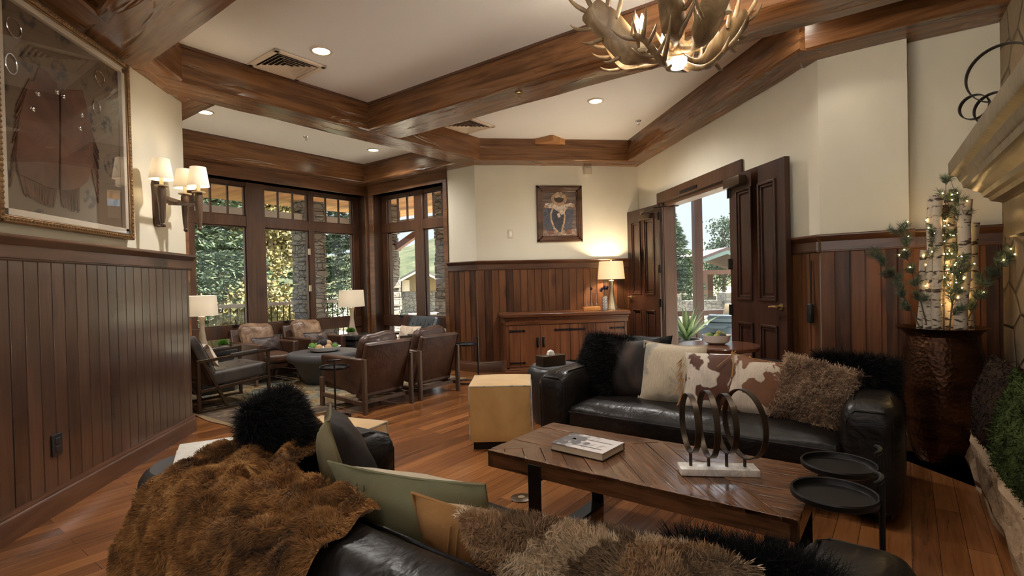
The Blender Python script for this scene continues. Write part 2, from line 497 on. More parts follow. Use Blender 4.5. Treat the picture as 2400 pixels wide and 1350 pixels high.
def box(bm, x0, x1, y0, y1, z0, z1, T=None):
    v = [bm.verts.new((x, y, z)) for x in (x0, x1) for y in (y0, y1) for z in (z0, z1)]
    for f in ((0, 1, 3, 2), (4, 6, 7, 5), (0, 4, 5, 1), (2, 3, 7, 6), (0, 2, 6, 4), (1, 5, 7, 3)):
        bm.faces.new([v[i] for i in f])
    if T is not None:
        for q in v:
            q.co = T @ q.co
    return v


def bar(bm, p, q, w, h, up=(0, 0, 1)):
    """square bar from p to q"""
    p, q = Vector(p), Vector(q)
    d = q - p
    y = d.normalized()
    x = y.cross(Vector(up))
    if x.length < 1e-4:
        x = Vector((1, 0, 0))
    x.normalize()
    z = x.cross(y)
    T = Matrix((x, y, z)).transposed().to_4x4()
    T.translation = p
    box(bm, -w / 2, w / 2, 0, d.length, -h / 2, h / 2, T)


def frame_at(d):
    d = d.normalized()
    a = Vector((0, 0, 1)) if abs(d.z) < .9 else Vector((1, 0, 0))
    x = d.cross(a).normalized()
    return x, x.cross(d)


def tube(bm, pts, r, seg=8, closed=False, cap=True):
    pts = [Vector(p) for p in pts]
    n = len(pts)
    rs = r if isinstance(r, (list, tuple)) else [r] * n
    rings = []
    px = None
    for i, p in enumerate(pts):
        if closed:
            d = pts[(i + 1) % n] - pts[i - 1]
        else:
            d = pts[min(i + 1, n - 1)] - pts[max(i - 1, 0)]
        if d.length < 1e-9:
            d = Vector((0, 0, 1))
        if px is None:
            x, y = frame_at(d)
        else:
            dn = d.normalized()
            x = px - dn * px.dot(dn)
            x = x.normalized() if x.length > 1e-6 else frame_at(d)[0]
            y = x.cross(dn)
        px = x
        rings.append([bm.verts.new(p + (x * math.cos(t) + y * math.sin(t)) * rs[i]) for t in [2 * math.pi * k / seg for k in range(seg)]])
    m = n if closed else n - 1
    for i in range(m):
        a, b = rings[i], rings[(i + 1) % n]
        for k in range(seg):
            bm.faces.new((a[k], a[(k + 1) % seg], b[(k + 1) % seg], b[k]))
    if cap and not closed:
        bm.faces.new(rings[0])
        bm.faces.new(rings[-1][::-1])


def lathe(bm, prof, seg=32, c=(0, 0, 0), cap=True, T=None):
    c = Vector(c)
    rings = []
    for r, z in prof:
        rr = []
        for k in range(seg):
            t = 2 * math.pi * k / seg
            p = Vector((r * math.cos(t), r * math.sin(t), z))
            if T is not None:
                p = T @ p
            rr.append(bm.verts.new(p + c))
        rings.append(rr)
    for a, b in zip(rings, rings[1:]):
        for k in range(seg):
            bm.faces.new((a[k], a[(k + 1) % seg], b[(k + 1) % seg], b[k]))
    if cap:
        bm.faces.new(rings[0][::-1])
        bm.faces.new(rings[-1])


def prism(bm, poly, z0, z1, T=None):
    a = [bm.verts.new((x, y, z0)) for x, y in poly]
    b = [bm.verts.new((x, y, z1)) for x, y in poly]
    n = len(poly)
    bm.faces.new(a[::-1])
    bm.faces.new(b)
    for i in range(n):
        bm.faces.new((a[i], a[(i + 1) % n], b[(i + 1) % n], b[i]))
    if T is not None:
        for q in a + b:
            q.co = T @ q.co
    return a + b


def extr(bm, prof, x0, x1, T=None):
    """closed profile of (y,z) swept along x"""
    a = [bm.verts.new((x0, y, z)) for y, z in prof]
    b = [bm.verts.new((x1, y, z)) for y, z in prof]
    n = len(prof)
    bm.faces.new(a)
    bm.faces.new(b[::-1])
    for i in range(n):
        bm.faces.new((a[i], b[i], b[(i + 1) % n], a[(i + 1) % n]))
    if T is not None:
        for q in a + b:
            q.co = T @ q.co


def rbox(bm, c, s, r, seg=3, T=None):
    """box with rounded edges"""
    t = bmesh.new()
    bmesh.ops.create_cube(t, size=1)
    for v in t.verts:
        v.co = Vector((v.co.x * s[0], v.co.y * s[1], v.co.z * s[2]))
    bmesh.ops.bevel(t, geom=t.edges[:], offset=min(r, min(s) * .49), segments=seg, profile=.5, affect='EDGES')
    mp = {}
    for v in t.verts:
        p = v.co + Vector(c)
        if T is not None:
            p = T @ p
        mp[v] = bm.verts.new(p)
    for f in t.faces:
        bm.faces.new([mp[v] for v in f.verts])
    t.free()


def soft(bm, c, s, r, n=9, crown=(0, 0, 0), wob=0, seed=0, T=None):
    """padded box: rounded edges and bulging faces"""
    t = bmesh.new()
    bmesh.ops.create_cube(t, size=2)
    bmesh.ops.subdivide_edges(t, edges=t.edges[:], cuts=n, use_grid_fill=True)
    rnd = random.Random(seed)
    ph = [rnd.uniform(0, 6.28) for _ in range(6)]
    mp = {}
    for v in t.verts:
        q = v.co.copy()
        p = Vector((q.x * s[0] / 2, q.y * s[1] / 2, q.z * s[2] / 2))
        core = Vector([max(-s[i] / 2 + r, min(s[i] / 2 - r, p[i])) for i in range(3)])
        d = p - core
        if d.length > 1e-7:
            p = core + d.normalized() * min(r, d.length if sum(1 for k in d if abs(k) > 1e-6) == 1 else r)
        f = [1 - abs(q[i]) ** 3 for i in range(3)]
        p.x += (1 if q.x > 0 else -1) * crown[0] * f[1] * f[2] * abs(q.x) ** 2
        p.y += (1 if q.y > 0 else -1) * crown[1] * f[0] * f[2] * abs(q.y) ** 2
        p.z += (1 if q.z > 0 else -1) * crown[2] * f[0] * f[1] * abs(q.z) ** 2
        if wob:
            p += Vector((math.sin(p.y * 17 + ph[0]) * math.sin(p.z * 13 + ph[1]), math.sin(p.x * 19 + ph[2]) * math.sin(p.z * 15 + ph[3]), math.sin(p.x * 16 + ph[4]) * math.sin(p.y * 14 + ph[5]))) * wob
        p += Vector(c)
        if T is not None:
            p = T @ p
        mp[v] = bm.verts.new(p)
    for f in t.faces:
        bm.faces.new([mp[v] for v in f.verts])
    t.free()


def ball(bm, c, r, seg=12, sq=(1, 1, 1)):
    T = Matrix.Translation(Vector(c)) @ Matrix.Diagonal((*[r * k for k in sq], 1))
    bmesh.ops.create_uvsphere(bm, u_segments=seg, v_segments=max(6, seg * 2 // 3), radius=1, matrix=T)


def ico(bm, c, r, sub=1, sq=(1, 1, 1)):
    T = Matrix.Translation(Vector(c)) @ Matrix.Diagonal((*[r * k for k in sq], 1))
    bmesh.ops.create_icosphere(bm, subdivisions=sub, radius=1, matrix=T)


def O(name, bm, mat, parent=None, loc=(0, 0, 0), rot=0, ang=38, bev=0):
    me = bpy.data.meshes.new(name)
    bmesh.ops.recalc_face_normals(bm, faces=bm.faces[:])
    bm.to_mesh(me)
    bm.free()
    for m in (mat if isinstance(mat, (list, tuple)) else [mat]):
        me.materials.append(m)
    me.polygons.foreach_set('use_smooth', [True] * len(me.polygons))
    try:
        me.set_sharp_from_angle(angle=R(ang))
    except Exception:
        pass
    o = bpy.data.objects.new(name, me)
    COL.objects.link(o)
    o.location = loc
    if isinstance(rot, (int, float)):
        o.rotation_euler = (0, 0, rot)
    else:
        o.rotation_euler = rot
    if parent:
        o.parent = parent
    if bev:
        b = o.modifiers.new('edge', 'BEVEL')
        b.width = bev
        b.segments = 2
        b.limit_method = 'ANGLE'
        b.angle_limit = R(50)
    return o


def tag(o, label, cat, group=None, kind=None):
    o['label'] = label
    o['category'] = cat
    if group:
        o['group'] = group
    if kind:
        o['kind'] = kind
    return o


def T_(name, label, cat, loc=(0, 0, 0), rot=0, group=None):
    o = bpy.data.objects.new(name, None)
    COL.objects.link(o)
    o.location = loc
    o.rotation_euler = (0, 0, rot) if isinstance(rot, (int, float)) else rot
    o.empty_display_size = .05
    return tag(o, label, cat, group)


def struct(name, bm, mat, parent=None, loc=(0, 0, 0), rot=0, bev=0, ang=38, label=None, cat=None):
    o = O(name, bm, mat, parent, loc, rot, ang, bev)
    if not parent:
        o['kind'] = 'structure'
        o['label'] = label or name.replace('_', ' ')
        o['category'] = cat or name.split('_')[0]
    return o


def dup(root, loc, rot, label, group=None):
    r = root.copy()
    COL.objects.link(r)
    r.location = loc
    r.rotation_euler = (0, 0, rot) if isinstance(rot, (int, float)) else rot
    r['label'] = label
    if group:
        r['group'] = group
    for ch in list(root.children):
        c = ch.copy()
        COL.objects.link(c)
        c.parent = r
        for g in list(ch.children):
            d = g.copy()
            COL.objects.link(d)
            d.parent = c
    return r


def lamp(parent, kind, loc, power, col=(1, .78, .5), size=.03, cone=110, blend=.5, name='lamp_light', aim=None):
    ld = bpy.data.lights.new(name, kind)
    ld.energy = power
    ld.color = col
    ld.shadow_soft_size = size
    if kind == 'SPOT':
        ld.spot_size = R(cone)
        ld.spot_blend = blend
    o = bpy.data.objects.new(name, ld)
    COL.objects.link(o)
    o.location = loc
    if parent:
        o.parent = parent
    return o


def blades(name, base, tip, w, mat, parent=None, bend=None, seg=2, side=None):
    """numpy ribbons: one tapering strand from each base point to each tip"""
    base, tip = np.asarray(base, float), np.asarray(tip, float)
    n = len(base)
    d = tip - base
    rng = np.random.default_rng(len(name) + n)
    a = rng.normal(size=(n, 3)) if side is None else side
    x = np.cross(d, a)
    x /= np.linalg.norm(x, axis=1, keepdims=True) + 1e-9
    ww = (np.full(n, w) if np.isscalar(w) else np.asarray(w))[:, None]
    mid = base + d * .5 + (0 if bend is None else bend)
    ver = np.stack([base - x * ww * .5, base + x * ww * .5, mid + x * ww * .42, mid - x * ww * .42, tip], 1).reshape(-1, 3)
    i = np.arange(n) * 5
    me = bpy.data.meshes.new(name)
    me.vertices.add(n * 5)
    me.vertices.foreach_set('co', ver.ravel().astype(np.float32))
    quads = np.stack([i, i + 1, i + 2, i + 3], 1)
    tris = np.stack([i + 3, i + 2, i + 4], 1)
    loops = np.concatenate([quads.ravel(), tris.ravel()]).astype(np.int32)
    me.loops.add(len(loops))
    me.loops.foreach_set('vertex_index', loops)
    me.polygons.add(2 * n)
    st = np.concatenate([np.arange(n) * 4, 4 * n + np.arange(n) * 3]).astype(np.int32)
    me.polygons.foreach_set('loop_start', st)
    me.polygons.foreach_set('use_smooth', np.ones(2 * n, bool))
    me.update(calc_edges=True)
    me.materials.append(mat)
    o = bpy.data.objects.new(name, me)
    COL.objects.link(o)
    if parent:
        o.parent = parent
    return o


def surf_samples(o, n, seed=0, keep=None):
    me = o.data
    me.calc_loop_triangles()
    V = np.array([v.co for v in me.vertices])
    Nn = np.array([v.normal for v in me.vertices])
    Tn = np.array([t.vertices for t in me.loop_triangles])
    a, b, c = V[Tn[:, 0]], V[Tn[:, 1]], V[Tn[:, 2]]
    ar = np.linalg.norm(np.cross(b - a, c - a), axis=1)
    rng = np.random.default_rng(seed)
    t = rng.choice(len(Tn), n, p=ar / ar.sum())
    r1, r2 = np.sqrt(rng.random(n))[:, None], rng.random(n)[:, None]
    wa, wb_, wc = 1 - r1, r1 * (1 - r2), r1 * r2
    p = a[t] * wa + b[t] * wb_ + c[t] * wc
    q = Nn[Tn[t, 0]] * wa + Nn[Tn[t, 1]] * wb_ + Nn[Tn[t, 2]] * wc
    q /= np.linalg.norm(q, axis=1, keepdims=True) + 1e-9
    if keep is not None:
        k = keep(p, q)
        p, q = p[k], q[k]
    return p, q, rng


def fur(o, n, length, width, mat, name='pile', droop=(0, 0, -.3), jit=.35, clump=0, seed=0, keep=None, curl=0):
    """strands rooted on o's own surface, a part of o"""
    p, q, rng = surf_samples(o, n, seed, keep)
    L = length * (.6 + .6 * rng.random(len(p)))[:, None]
    d = q + np.array(droop) + rng.normal(size=p.shape) * jit
    if clump:
        k = np.floor(p / clump)
        h = np.sin(k @ np.array([[12.9, 78.2, 37.7], [39.3, 11.1, 83.1], [73.1, 52.2, 9.2]])) * 43758.5
        d = d + (h - np.floor(h) - .5) * 1.5
    d /= np.linalg.norm(d, axis=1, keepdims=True)
    bend = q * L * .18
    if curl:
        bend = bend + rng.normal(size=p.shape) * L * curl
    return blades(name, p, p + d * L, width, mat, o, bend)


def pillow(name, label, w, h, d, mats, loc, rot, seed=0, n=14, ear=.07, group=None, wob=.006, cat='cushion', sq=.5):
    """local: x across, z up, front faces -y"""
    rnd = random.Random(seed)
    bm = nb()
    ph = [rnd.uniform(0, 6.28) for _ in range(4)]
    lay = {}
    for side in (-1, 1):
        for i in range(n + 1):
            for j in range(n + 1):
                s, t = -1 + 2 * i / n, -1 + 2 * j / n
                ed = i in (0, n) or j in (0, n)
                if ed and side == 1:
                    lay[side, i, j] = lay[-1, i, j]
                    continue
                x = w / 2 * s * (1 - ear * (1 - t * t))
                z = h / 2 * t * (1 - ear * (1 - s * s))
                y = side * d / 2 * max(0, (1 - s * s) * (1 - t * t)) ** sq
                k = wob * (math.sin(s * 5 + ph[0]) * math.sin(t * 4 + ph[1]) + .6 * math.sin(s * 9 + t * 7 + ph[2]))
                lay[side, i, j] = bm.verts.new((x, y + k, z + k * .5))
    for side in (-1, 1):
        for i in range(n):
            for j in range(n):
                f = [lay[side, i, j], lay[side, i + 1, j], lay[side, i + 1, j + 1], lay[side, i, j + 1]]
                ff = bm.faces.new(f if side == -1 else f[::-1])
                ff.material_index = 0 if side == -1 else len(mats) - 1
    o = O(name, bm, mats, None, loc, rot, 60)
    tag(o, label, cat, group)
    return o


def piping(o, w, h, ear, mat, r=.004):
    """welt around a pillow's seam, a part of the pillow"""
    bm = nb()
    n = 14
    pts = []
    for s, t in [(-1 + 2 * i / n, -1) for i in range(n)] + [(1, -1 + 2 * i / n) for i in range(n)] + [(1 - 2 * i / n, 1) for i in range(n)] + [(-1, 1 - 2 * i / n) for i in range(n)]:
        pts.append((w / 2 * s * (1 - ear * (1 - t * t)), 0, h / 2 * t * (1 - ear * (1 - s * s))))
    tube(bm, pts, r, 5, True)
    return O('piping', bm, mat, o)


def rotm(yaw, tilt=0, roll=0):
    """yaw about z after leaning back by tilt (about x) and a turn in its own plane (roll about y)"""
    return (Matrix.Rotation(yaw, 3, 'Z') @ Matrix.Rotation(-tilt, 3, 'X') @ Matrix.Rotation(roll, 3, 'Y')).to_euler()


# ------------------------------------------------------------------ room shell
def run_T(p0, p1):
    p0, p1 = Vector((p0[0], p0[1])), Vector((p1[0], p1[1]))
    d = p1 - p0
    return (p0.x, p0.y, 0), math.atan2(d.y, d.x), d.length


def uv2(u, v):
    p = U(u, v)
    return (p.x, p.y)


def wall(name, p0, p1, t=.15, z0=0, z1=3.2, holes=(), mat='plaster'):
    """wall standing on the line p0-p1 with the room on its right hand; holes are (x0, x1, z0, z1)"""
    loc, a, L = run_T(p0, p1)
    bm = nb()
    x = 0
    for h in sorted(holes):
        if h[0] > x:
            box(bm, x, h[0], 0, t, z0, z1)
        if h[2] > z0:
            box(bm, h[0], h[1], 0, t, z0, h[2])
        if h[3] < z1:
            box(bm, h[0], h[1], 0, t, h[3], z1)
        x = h[1]
    if x < L:
        box(bm, x, L, 0, t, z0, z1)
    return struct(name, bm, M[mat], loc=loc, rot=a)


TRIM = [0]


def trim(bm, mat, loc=(0, 0, 0), rot=0, bev=0, label=None):
    TRIM[0] += 1
    return struct('trim_%d' % TRIM[0], bm, mat, loc=loc, rot=rot, bev=bev, label=label, cat='trim')


CAP = [(0, 1.385), (-.014, 1.385), (-.020, 1.392), (-.020, 1.398), (-.026, 1.400), (-.026, 1.464), (-.034, 1.470), (-.040, 1.482), (-.056, 1.494), (-.060, 1.500), (-.060, 1.508), (-.052, 1.516), (0, 1.516)]
BASE = [(0, 0), (-.030, 0), (-.030, .108), (-.026, .114), (-.022, .118), (-.022, .126), (-.016, .134), (-.014, .146), (0, .146)]


def wainscot(side, p0, p1, e0=0.0, e1=0.0, pitch=.0985, x0=0.0, mat='wainb'):
    loc, a, L = run_T(p0, p1)
    bm = nb()
    pts = []
    g = .005
    k = 0
    x = x0
    pts.append((x, -.012))
    while x < L - 1e-6:
        nx = min(L, (math.floor(x / pitch + 1e-6) + 1) * pitch)
        if nx < L - .01:
            pts += [(nx - g, -.012), (nx - g * .6, -.002), (nx + g * .2, -.002), (nx + g * .3, -.009), (nx + g * .9, -.011), (nx + g, -.012)]
        else:
            nx = L
            pts.append((L, -.012))
        x = nx
    lo = [bm.verts.new((x, y, .12)) for x, y in pts]
    hi = [bm.verts.new((x, y, 1.40)) for x, y in pts]
    for i in range(len(pts) - 1):
        bm.faces.new((lo[i], lo[i + 1], hi[i + 1], hi[i]))
    trim(bm, M[mat], loc, a, label='beadboard panelling on the %s wall' % side)
    bm = nb()
    extr(bm, CAP, x0 - e0 * .06, L + e1 * .06)
    trim(bm, M['trim'], loc, a, label='moulded cap rail on the %s wall' % side)
    bm = nb()
    extr(bm, BASE, x0 - e0 * .03, L + e1 * .03)
    o = struct('baseboard_' + side.replace(' ', '_'), bm, M['trim'], loc=loc, rot=a)


LW0, LW1 = (-2.135, -2.6), (-2.135, 4.83)
CB = uv2(-4.665, 5.393)
wall('wall_left', LW0, LW1, holes=[(.4, 4.3, .35, 2.74)])
wall('wall_bay_south', (-2.135, 4.83), uv2(-7.0, 1.906))
wall('wall_bay_left', uv2(-7.0, 1.75), uv2(-7.0, 5.7), t=.30, holes=[(2.72 - 1.75, 5.36 - 1.75, .10, 2.66)], mat='trimv')
wall('wall_bay_right', uv2(-7.0, 5.393), uv2(-5.18, 5.393), t=.30, holes=[(.18, 1.743, .10, 2.66)], mat='trimv')
wall('wall_angled_back', uv2(-5.18, 5.393), CB, t=.15)
wall('wall_back', (.515, 7.112), (2.815, 7.112))
wall('wall_right', (2.815, 7.262), (2.815, 3.545), t=.16, holes=[(7.262 - 6.29, 7.262 - 4.62, 0, 2.17)])
wall('wall_angled_right', uv2(-.516, 4.497), uv2(.012, 4.497), t=.2)
wall('wall_recess_right', uv2(.012, 4.60), uv2(.75, 4.60), t=.15)

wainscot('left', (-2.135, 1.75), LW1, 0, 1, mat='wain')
wainscot('bay south', (-2.135, 4.83), uv2(-7.0, 1.906))
wainscot('angled back', uv2(-5.18, 5.393), CB, 0, .4)
wainscot('back', (.515, 7.112), (2.815, 7.112), .4, 0)
wainscot('right', (2.815, 4.49), (2.815, 3.545), 0, .4, pitch=.094)
wainscot('right corner', (2.815, 7.112), (2.815, 6.39))
wainscot('angled right', uv2(-.516, 4.497), uv2(.012, 4.497), .4, .5, pitch=.092)
wainscot('recess right', uv2(.012, 4.60), uv2(.75, 4.60), pitch=.092)

poly = [(-2.3, -2.7), (1.8, -2.7), (1.8, -1.2), uv2(2.2, 0), uv2(2.2, 4.75), uv2(-.45, 4.75), (2.97, 3.6), (2.97, 7.27), (.58, 7.27), uv2(-4.6, 5.6), uv2(-7.25, 5.6), uv2(-7.25, 1.75), (-2.3, 4.77)]


def to_grid(p):
    return [((x - y) * S2, (x + y) * S2) for x, y in p]


bm = nb()
prism(bm, to_grid(poly), -.12, 0)
struct('floor', bm, M['floor'], rot=Q)
bm = nb()
prism(bm, poly, 3.09, 3.25)
struct('ceiling', bm, M['ceil'])


def beam(p0, p1, y0, y1, z0=2.81, z1=3.09, label='hewn ceiling beam'):
    """beam on the line p0-p1, from y0 to y1 across it"""
    loc, a, L = run_T(p0, p1)
    bm = nb()
    n = max(2, int(L / .25))
    rnd = random.Random(int(L * 1000))
    rows = []
    for i in range(n + 1):
        x = L * i / n
        w = [rnd.uniform(-.004, .004) for _ in range(3)]
        rows.append([bm.verts.new((x, y0, z1)), bm.verts.new((x, y0 + w[0], z0 + .012)), bm.verts.new((x, y0 + .012 + w[0], z0 + w[2])), bm.verts.new((x, y1 - .012 + w[1], z0 + w[2])), bm.verts.new((x, y1 + w[1], z0 + .012)), bm.verts.new((x, y1, z1))])
    for A, B in zip(rows, rows[1:]):
        for k in range(6):
            bm.faces.new((A[k], B[k], B[(k + 1) % 6], A[(k + 1) % 6]))
    bm.faces.new(rows[0])
    bm.faces.new(rows[-1][::-1])
    return trim(bm, M['beam'], loc, a, label=label)


# free-spanning beams, then the perimeter beams
beam(uv2(-4.585, 1.0), uv2(-4.585, 5.40), -.185, .185, label='ceiling beam between the seating nook and the lounge')
beam(uv2(-4.40, 3.655), uv2(2.2, 3.655), -.21, .21, label='ceiling beam across the lounge')
beam(uv2(-4.40, 1.22), uv2(2.2, 1.22), -.22, .22, label='ceiling beam near the left wall')
beam((-2.135, -2.6), (-2.135, 4.90), -.235, 0, label='perimeter beam on the left wall')
beam(uv2(-4.77, 1.906), uv2(-7.0, 1.906), -.21, 0, label='perimeter beam on the bay south wall')
beam(uv2(-7.0, 1.9), uv2(-7.0, 5.393), -.305, 0, label='perimeter beam over the left bay windows')
beam(uv2(-7.0, 5.393), CB, -.265, 0, label='perimeter beam over the right bay windows')
beam((.40, 7.112), (2.815, 7.112), -.32, 0, label='perimeter beam on the back wall')
beam((2.815, 7.112), (2.815, 3.40), -.25, 0, label='perimeter beam on the door wall')
beam(uv2(-.62, 4.497), uv2(.75, 4.497), -.25, .11, label='perimeter beam on the angled wall')
# slim cove strip where beams meet the ceiling
for p0, p1, y in [(uv2(-4.40, 3.445), uv2(2.2, 3.445), 0), (uv2(-4.4, 1.45), uv2(-4.4, 3.445), 0), (uv2(-6.695, 2.1), uv2(-6.695, 5.128), 0), (uv2(-6.695, 5.128), uv2(-4.77, 5.128), 0)]:
    loc, a, L = run_T(p0, p1)
    bm = nb()
    box(bm, 0, L, -.012, 0, 3.068, 3.09)
    trim(bm, M['trim'], loc, a, label='thin strip along the top of the beam')


# bay windows
def window(name, p0, p1, t, x0, x1, units, label):
    """recessed casement group; units are (glass x0, glass x1, panes)"""
    loc, a, L = run_T(p0, p1)
    r = bpy.data.objects.new(name, None)
    COL.objects.link(r)
    r.location = loc
    r.rotation_euler = (0, 0, a)
    r['kind'] = 'structure'
    r['label'] = label
    r['category'] = 'window'
    y = t
    bm = nb()
    for z0, z1, d in ((2.605, 2.66, .05), (2.06, 2.20, .06), (.56, .72, .07), (.09, .16, .06)):
        box(bm, x0, x1, y - d, y + .04, z0, z1)
    xs = [x0] + sum([[u[0], u[1]] for u in units], []) + [x1]
    for k in range(0, len(xs), 2):
        w = xs[k + 1] - xs[k]
        box(bm, xs[k], xs[k + 1], y - (.07 if w > .15 else .055), y + .05, .09, 2.66)
        # sash step
    for u in units:
        for z0, z1 in ((2.20, 2.605), (.72, 2.06)):
            s = .016
            for q in ((u[0], u[0] + s, z0, z1), (u[1] - s, u[1], z0, z1), (u[0], u[1], z0, z0 + s), (u[0], u[1], z1 - s, z1)):
                box(bm, q[0], q[1], y - .03, y + .012, q[2], q[3])
        for k in range(1, u[2]):
            xm = u[0] + (u[1] - u[0]) * k / u[2]
            box(bm, xm - .011, xm + .011, y - .02, y + .012, 2.20, 2.605)
    O('window_frame', bm, M['trimv'], r, bev=.004)
    # reveal lining
    bm = nb()
    box(bm, x0 - .02, x0, .0, y + .03, .09, 2.66)
    box(bm, x1, x1 + .02, .0, y + .03, .09, 2.66)
    box(bm, x0, x1, 0, y + .03, 2.66, 2.68)
    O('reveal', bm, M['trimv'], r)
    bm = nb()
    box(bm, x0 - .10, x0, -.018, 0, 0, 2.66)
    box(bm, x1, min(x1 + .075, L + .02), -.018, 0, 0, 2.66)
    box(bm, x0 - .10, x1 + .075, -.02, 0, 2.66, 2.812)
    O('casing', bm, M['triml'], r, bev=.004)
    for u in units:
        bm = nb()
        for z0, z1 in ((2.2, 2.605), (.72, 2.06), (.16, .56)):
            box(bm, u[0], u[1], y - .003, y + .003, z0, z1)
        O('pane', bm, M['glass'], r)
    return r


W1 = window('window_1', uv2(-7.0, 1.906), uv2(-7.0, 5.393), .22, 2.74 - 1.906, 5.36 - 1.906, [(2.877 - 1.906, 3.528 - 1.906, 3), (3.785 - 1.906, 4.463 - 1.906, 3), (4.55 - 1.906, 5.25 - 1.906, 3)], 'row of three tall casement windows with transoms in the nook')
W2 = window('window_2', uv2(-7.0, 5.393), uv2(-4.665, 5.393), .22, .18, 1.743, [(.30, .958, 3), (1.14, 1.68, 3)], 'pair of tall casement windows with transoms right of the nook corner')
for W, xs in ((W1, (3.33 - 1.906, 4.05 - 1.906)), (W2, (.62,))):
    for x in xs:
        bm = nb()
        box(bm, x - .03, x + .03, .12, .16, .715, .735)
        tube(bm, [(x, .13, .73), (x + .005, .12, .76), (x - .01, .11, .80)], .006, 6)
        O('crank_handle', bm, M['iron'], W)
bm = nb()
for z in (1.15, 1.70):
    box(bm, 4.44 - 1.906, 4.47 - 1.906, .15, .17, z, z + .09)
O('sash_lock', bm, M['nickel'], W1)

# double doors to the sunroom: casing, then the two open leaves
bm = nb()
box(bm, -.11, 1.67 + .11, -.03, 0, 2.17, 2.305)
box(bm, -.10, 0, -.022, 0, 0, 2.17)
box(bm, 1.67, 1.77, -.022, 0, 0, 2.17)
box(bm, 0, .03, -.0, .16, 0, 2.17)
box(bm, 1.64, 1.67, -.0, .16, 0, 2.17)
box(bm, 0, 1.67, 0, .16, 2.12, 2.17)
loc, a, L = run_T((2.815, 6.29), (2.815, 4.62))
trim(bm, M['trimv'], loc, a, .004, label='heavy dark casing around the double door opening')


def door_leaf(name, label, hinge, ang, flip, mat):
    """local: hinge at x=0, leaf along +x, room side on -y"""
    r = bpy.data.objects.new(name, None)
    COL.objects.link(r)
    r.location = (hinge[0], hinge[1], .01)
    r.rotation_euler = (0, 0, ang)
    r['kind'] = 'structure'
    r['label'] = label
    r['category'] = 'door'
    w, h, t = .815, 2.15, .045
    bm = nb()
    st = .115
    zs = [(.23, .80), (1.0, 2.0)]
    xs = [(st, w / 2 - .05), (w / 2 + .05, w - st)]
    xe = [0, xs[0][0], xs[0][1], xs[1][0], xs[1][1], w]
    ze = [0, zs[0][0], zs[0][1], zs[1][0], zs[1][1], h]
    for i in range(5):
        for j in range(5):
            if i in (1, 3) and j in (1, 3):
                box(bm, xe[i], xe[i + 1], -.008, .008, ze[j], ze[j + 1])
            else:
                box(bm, xe[i], xe[i + 1], -t / 2, t / 2, ze[j], ze[j + 1])
    bmesh.ops.remove_doubles(bm, verts=bm.verts[:], dist=1e-5)
    O('leaf_frame', bm, mat, r)
    for i in (1, 3):
        for j in (1, 3):
            bm = nb()
            for sd in (-1, 1):
                x0, x1, z0, z1 = xe[i], xe[i + 1], ze[j], ze[j + 1]
                for k, (o_, d) in enumerate(((0, .030), (.022, .018))):
                    for q in ((x0 + o_, x0 + o_ + .02, z0 + o_, z1 - o_), (x1 - o_ - .02, x1 - o_, z0 + o_, z1 - o_), (x0 + o_, x1 - o_, z0 + o_, z0 + o_ + .02), (x0 + o_, x1 - o_, z1 - o_ - .02, z1 - o_)):
                        ys = sorted((sd * .006, sd * (.006 + d)))
                        box(bm, q[0], q[1], ys[0], ys[1], q[2], q[3])
                ys = sorted((sd * .008, sd * .014))
                box(bm, x0 + .06, x1 - .06, ys[0], ys[1], z0 + .06, z1 - .06)
            O('panel', bm, mat, r, bev=.004)
    return r


dl = door_leaf('door_1', 'far open door leaf beside the cabinet lamp', (2.785, 6.30), math.atan2(.757, -.105), 1, M['door'])
dr = door_leaf('door_2', 'near open door leaf folded back behind the round table', (2.752, 4.615), math.atan2(-.80, -.012), -1, M['door'])
for r, sd in ((dl, 1), (dr, -1)):
    bm = nb()
    rbox(bm, (.28, sd * .05, 2.02) if r == dl else (.14, sd * .055, 2.075), (.26, .06, .07) if r == dl else (.27, .07, .085), .006)
    c = O('door_closer', bm, M['bronze'], r)
    bm = nb()
    tube(bm, [(.75, sd * .03, .96), (.75, sd * .07, .96)], .012, 10)
    lathe(bm, [(.026, 0), (.026, .006)], 16, (.75, sd * .024, .96), True, Matrix.Rotation(-sd * math.pi / 2, 4, 'X'))
    tube(bm, [(.75, sd * .068, .96), (.70, sd * .07, .962), (.65, sd * .066, .955)], [.011, .009, .008], 8)
    O('door_handle', bm, M['brass'], r)
    bm = nb()
    for z in (.25, .85, 1.28, 1.95):
        box(bm, -.035, .03, sd * .018, sd * .028, z, z + .10)
        tube(bm, [(-.004, sd * .03, z), (-.004, sd * .03, z + .10)], .008, 8)
    O('hinge', bm, M['iron'], r)
bm = nb()
tube(bm, [(.36, .05, 2.07), (.0, .09, 2.10), (-.14, -.12, 2.115)], .009, 6)
box(bm, -.17, -.11, -.16, -.08, 2.10, 2.13)
O('closer_arm', bm, M['iron'], dl)
bm = nb()
box(bm, .55, .95, -.036, -.03, 2.19, 2.225)
loc, a, L = run_T((2.815, 6.29), (2.815, 4.62))
O('closer_plate', bm, M['iron'], None, loc, a)
bpy.data.objects['closer_plate']['kind'] = 'structure'
bpy.data.objects['closer_plate']['label'] = 'black strip plate on the door head casing'
bpy.data.objects['closer_plate']['category'] = 'plate'

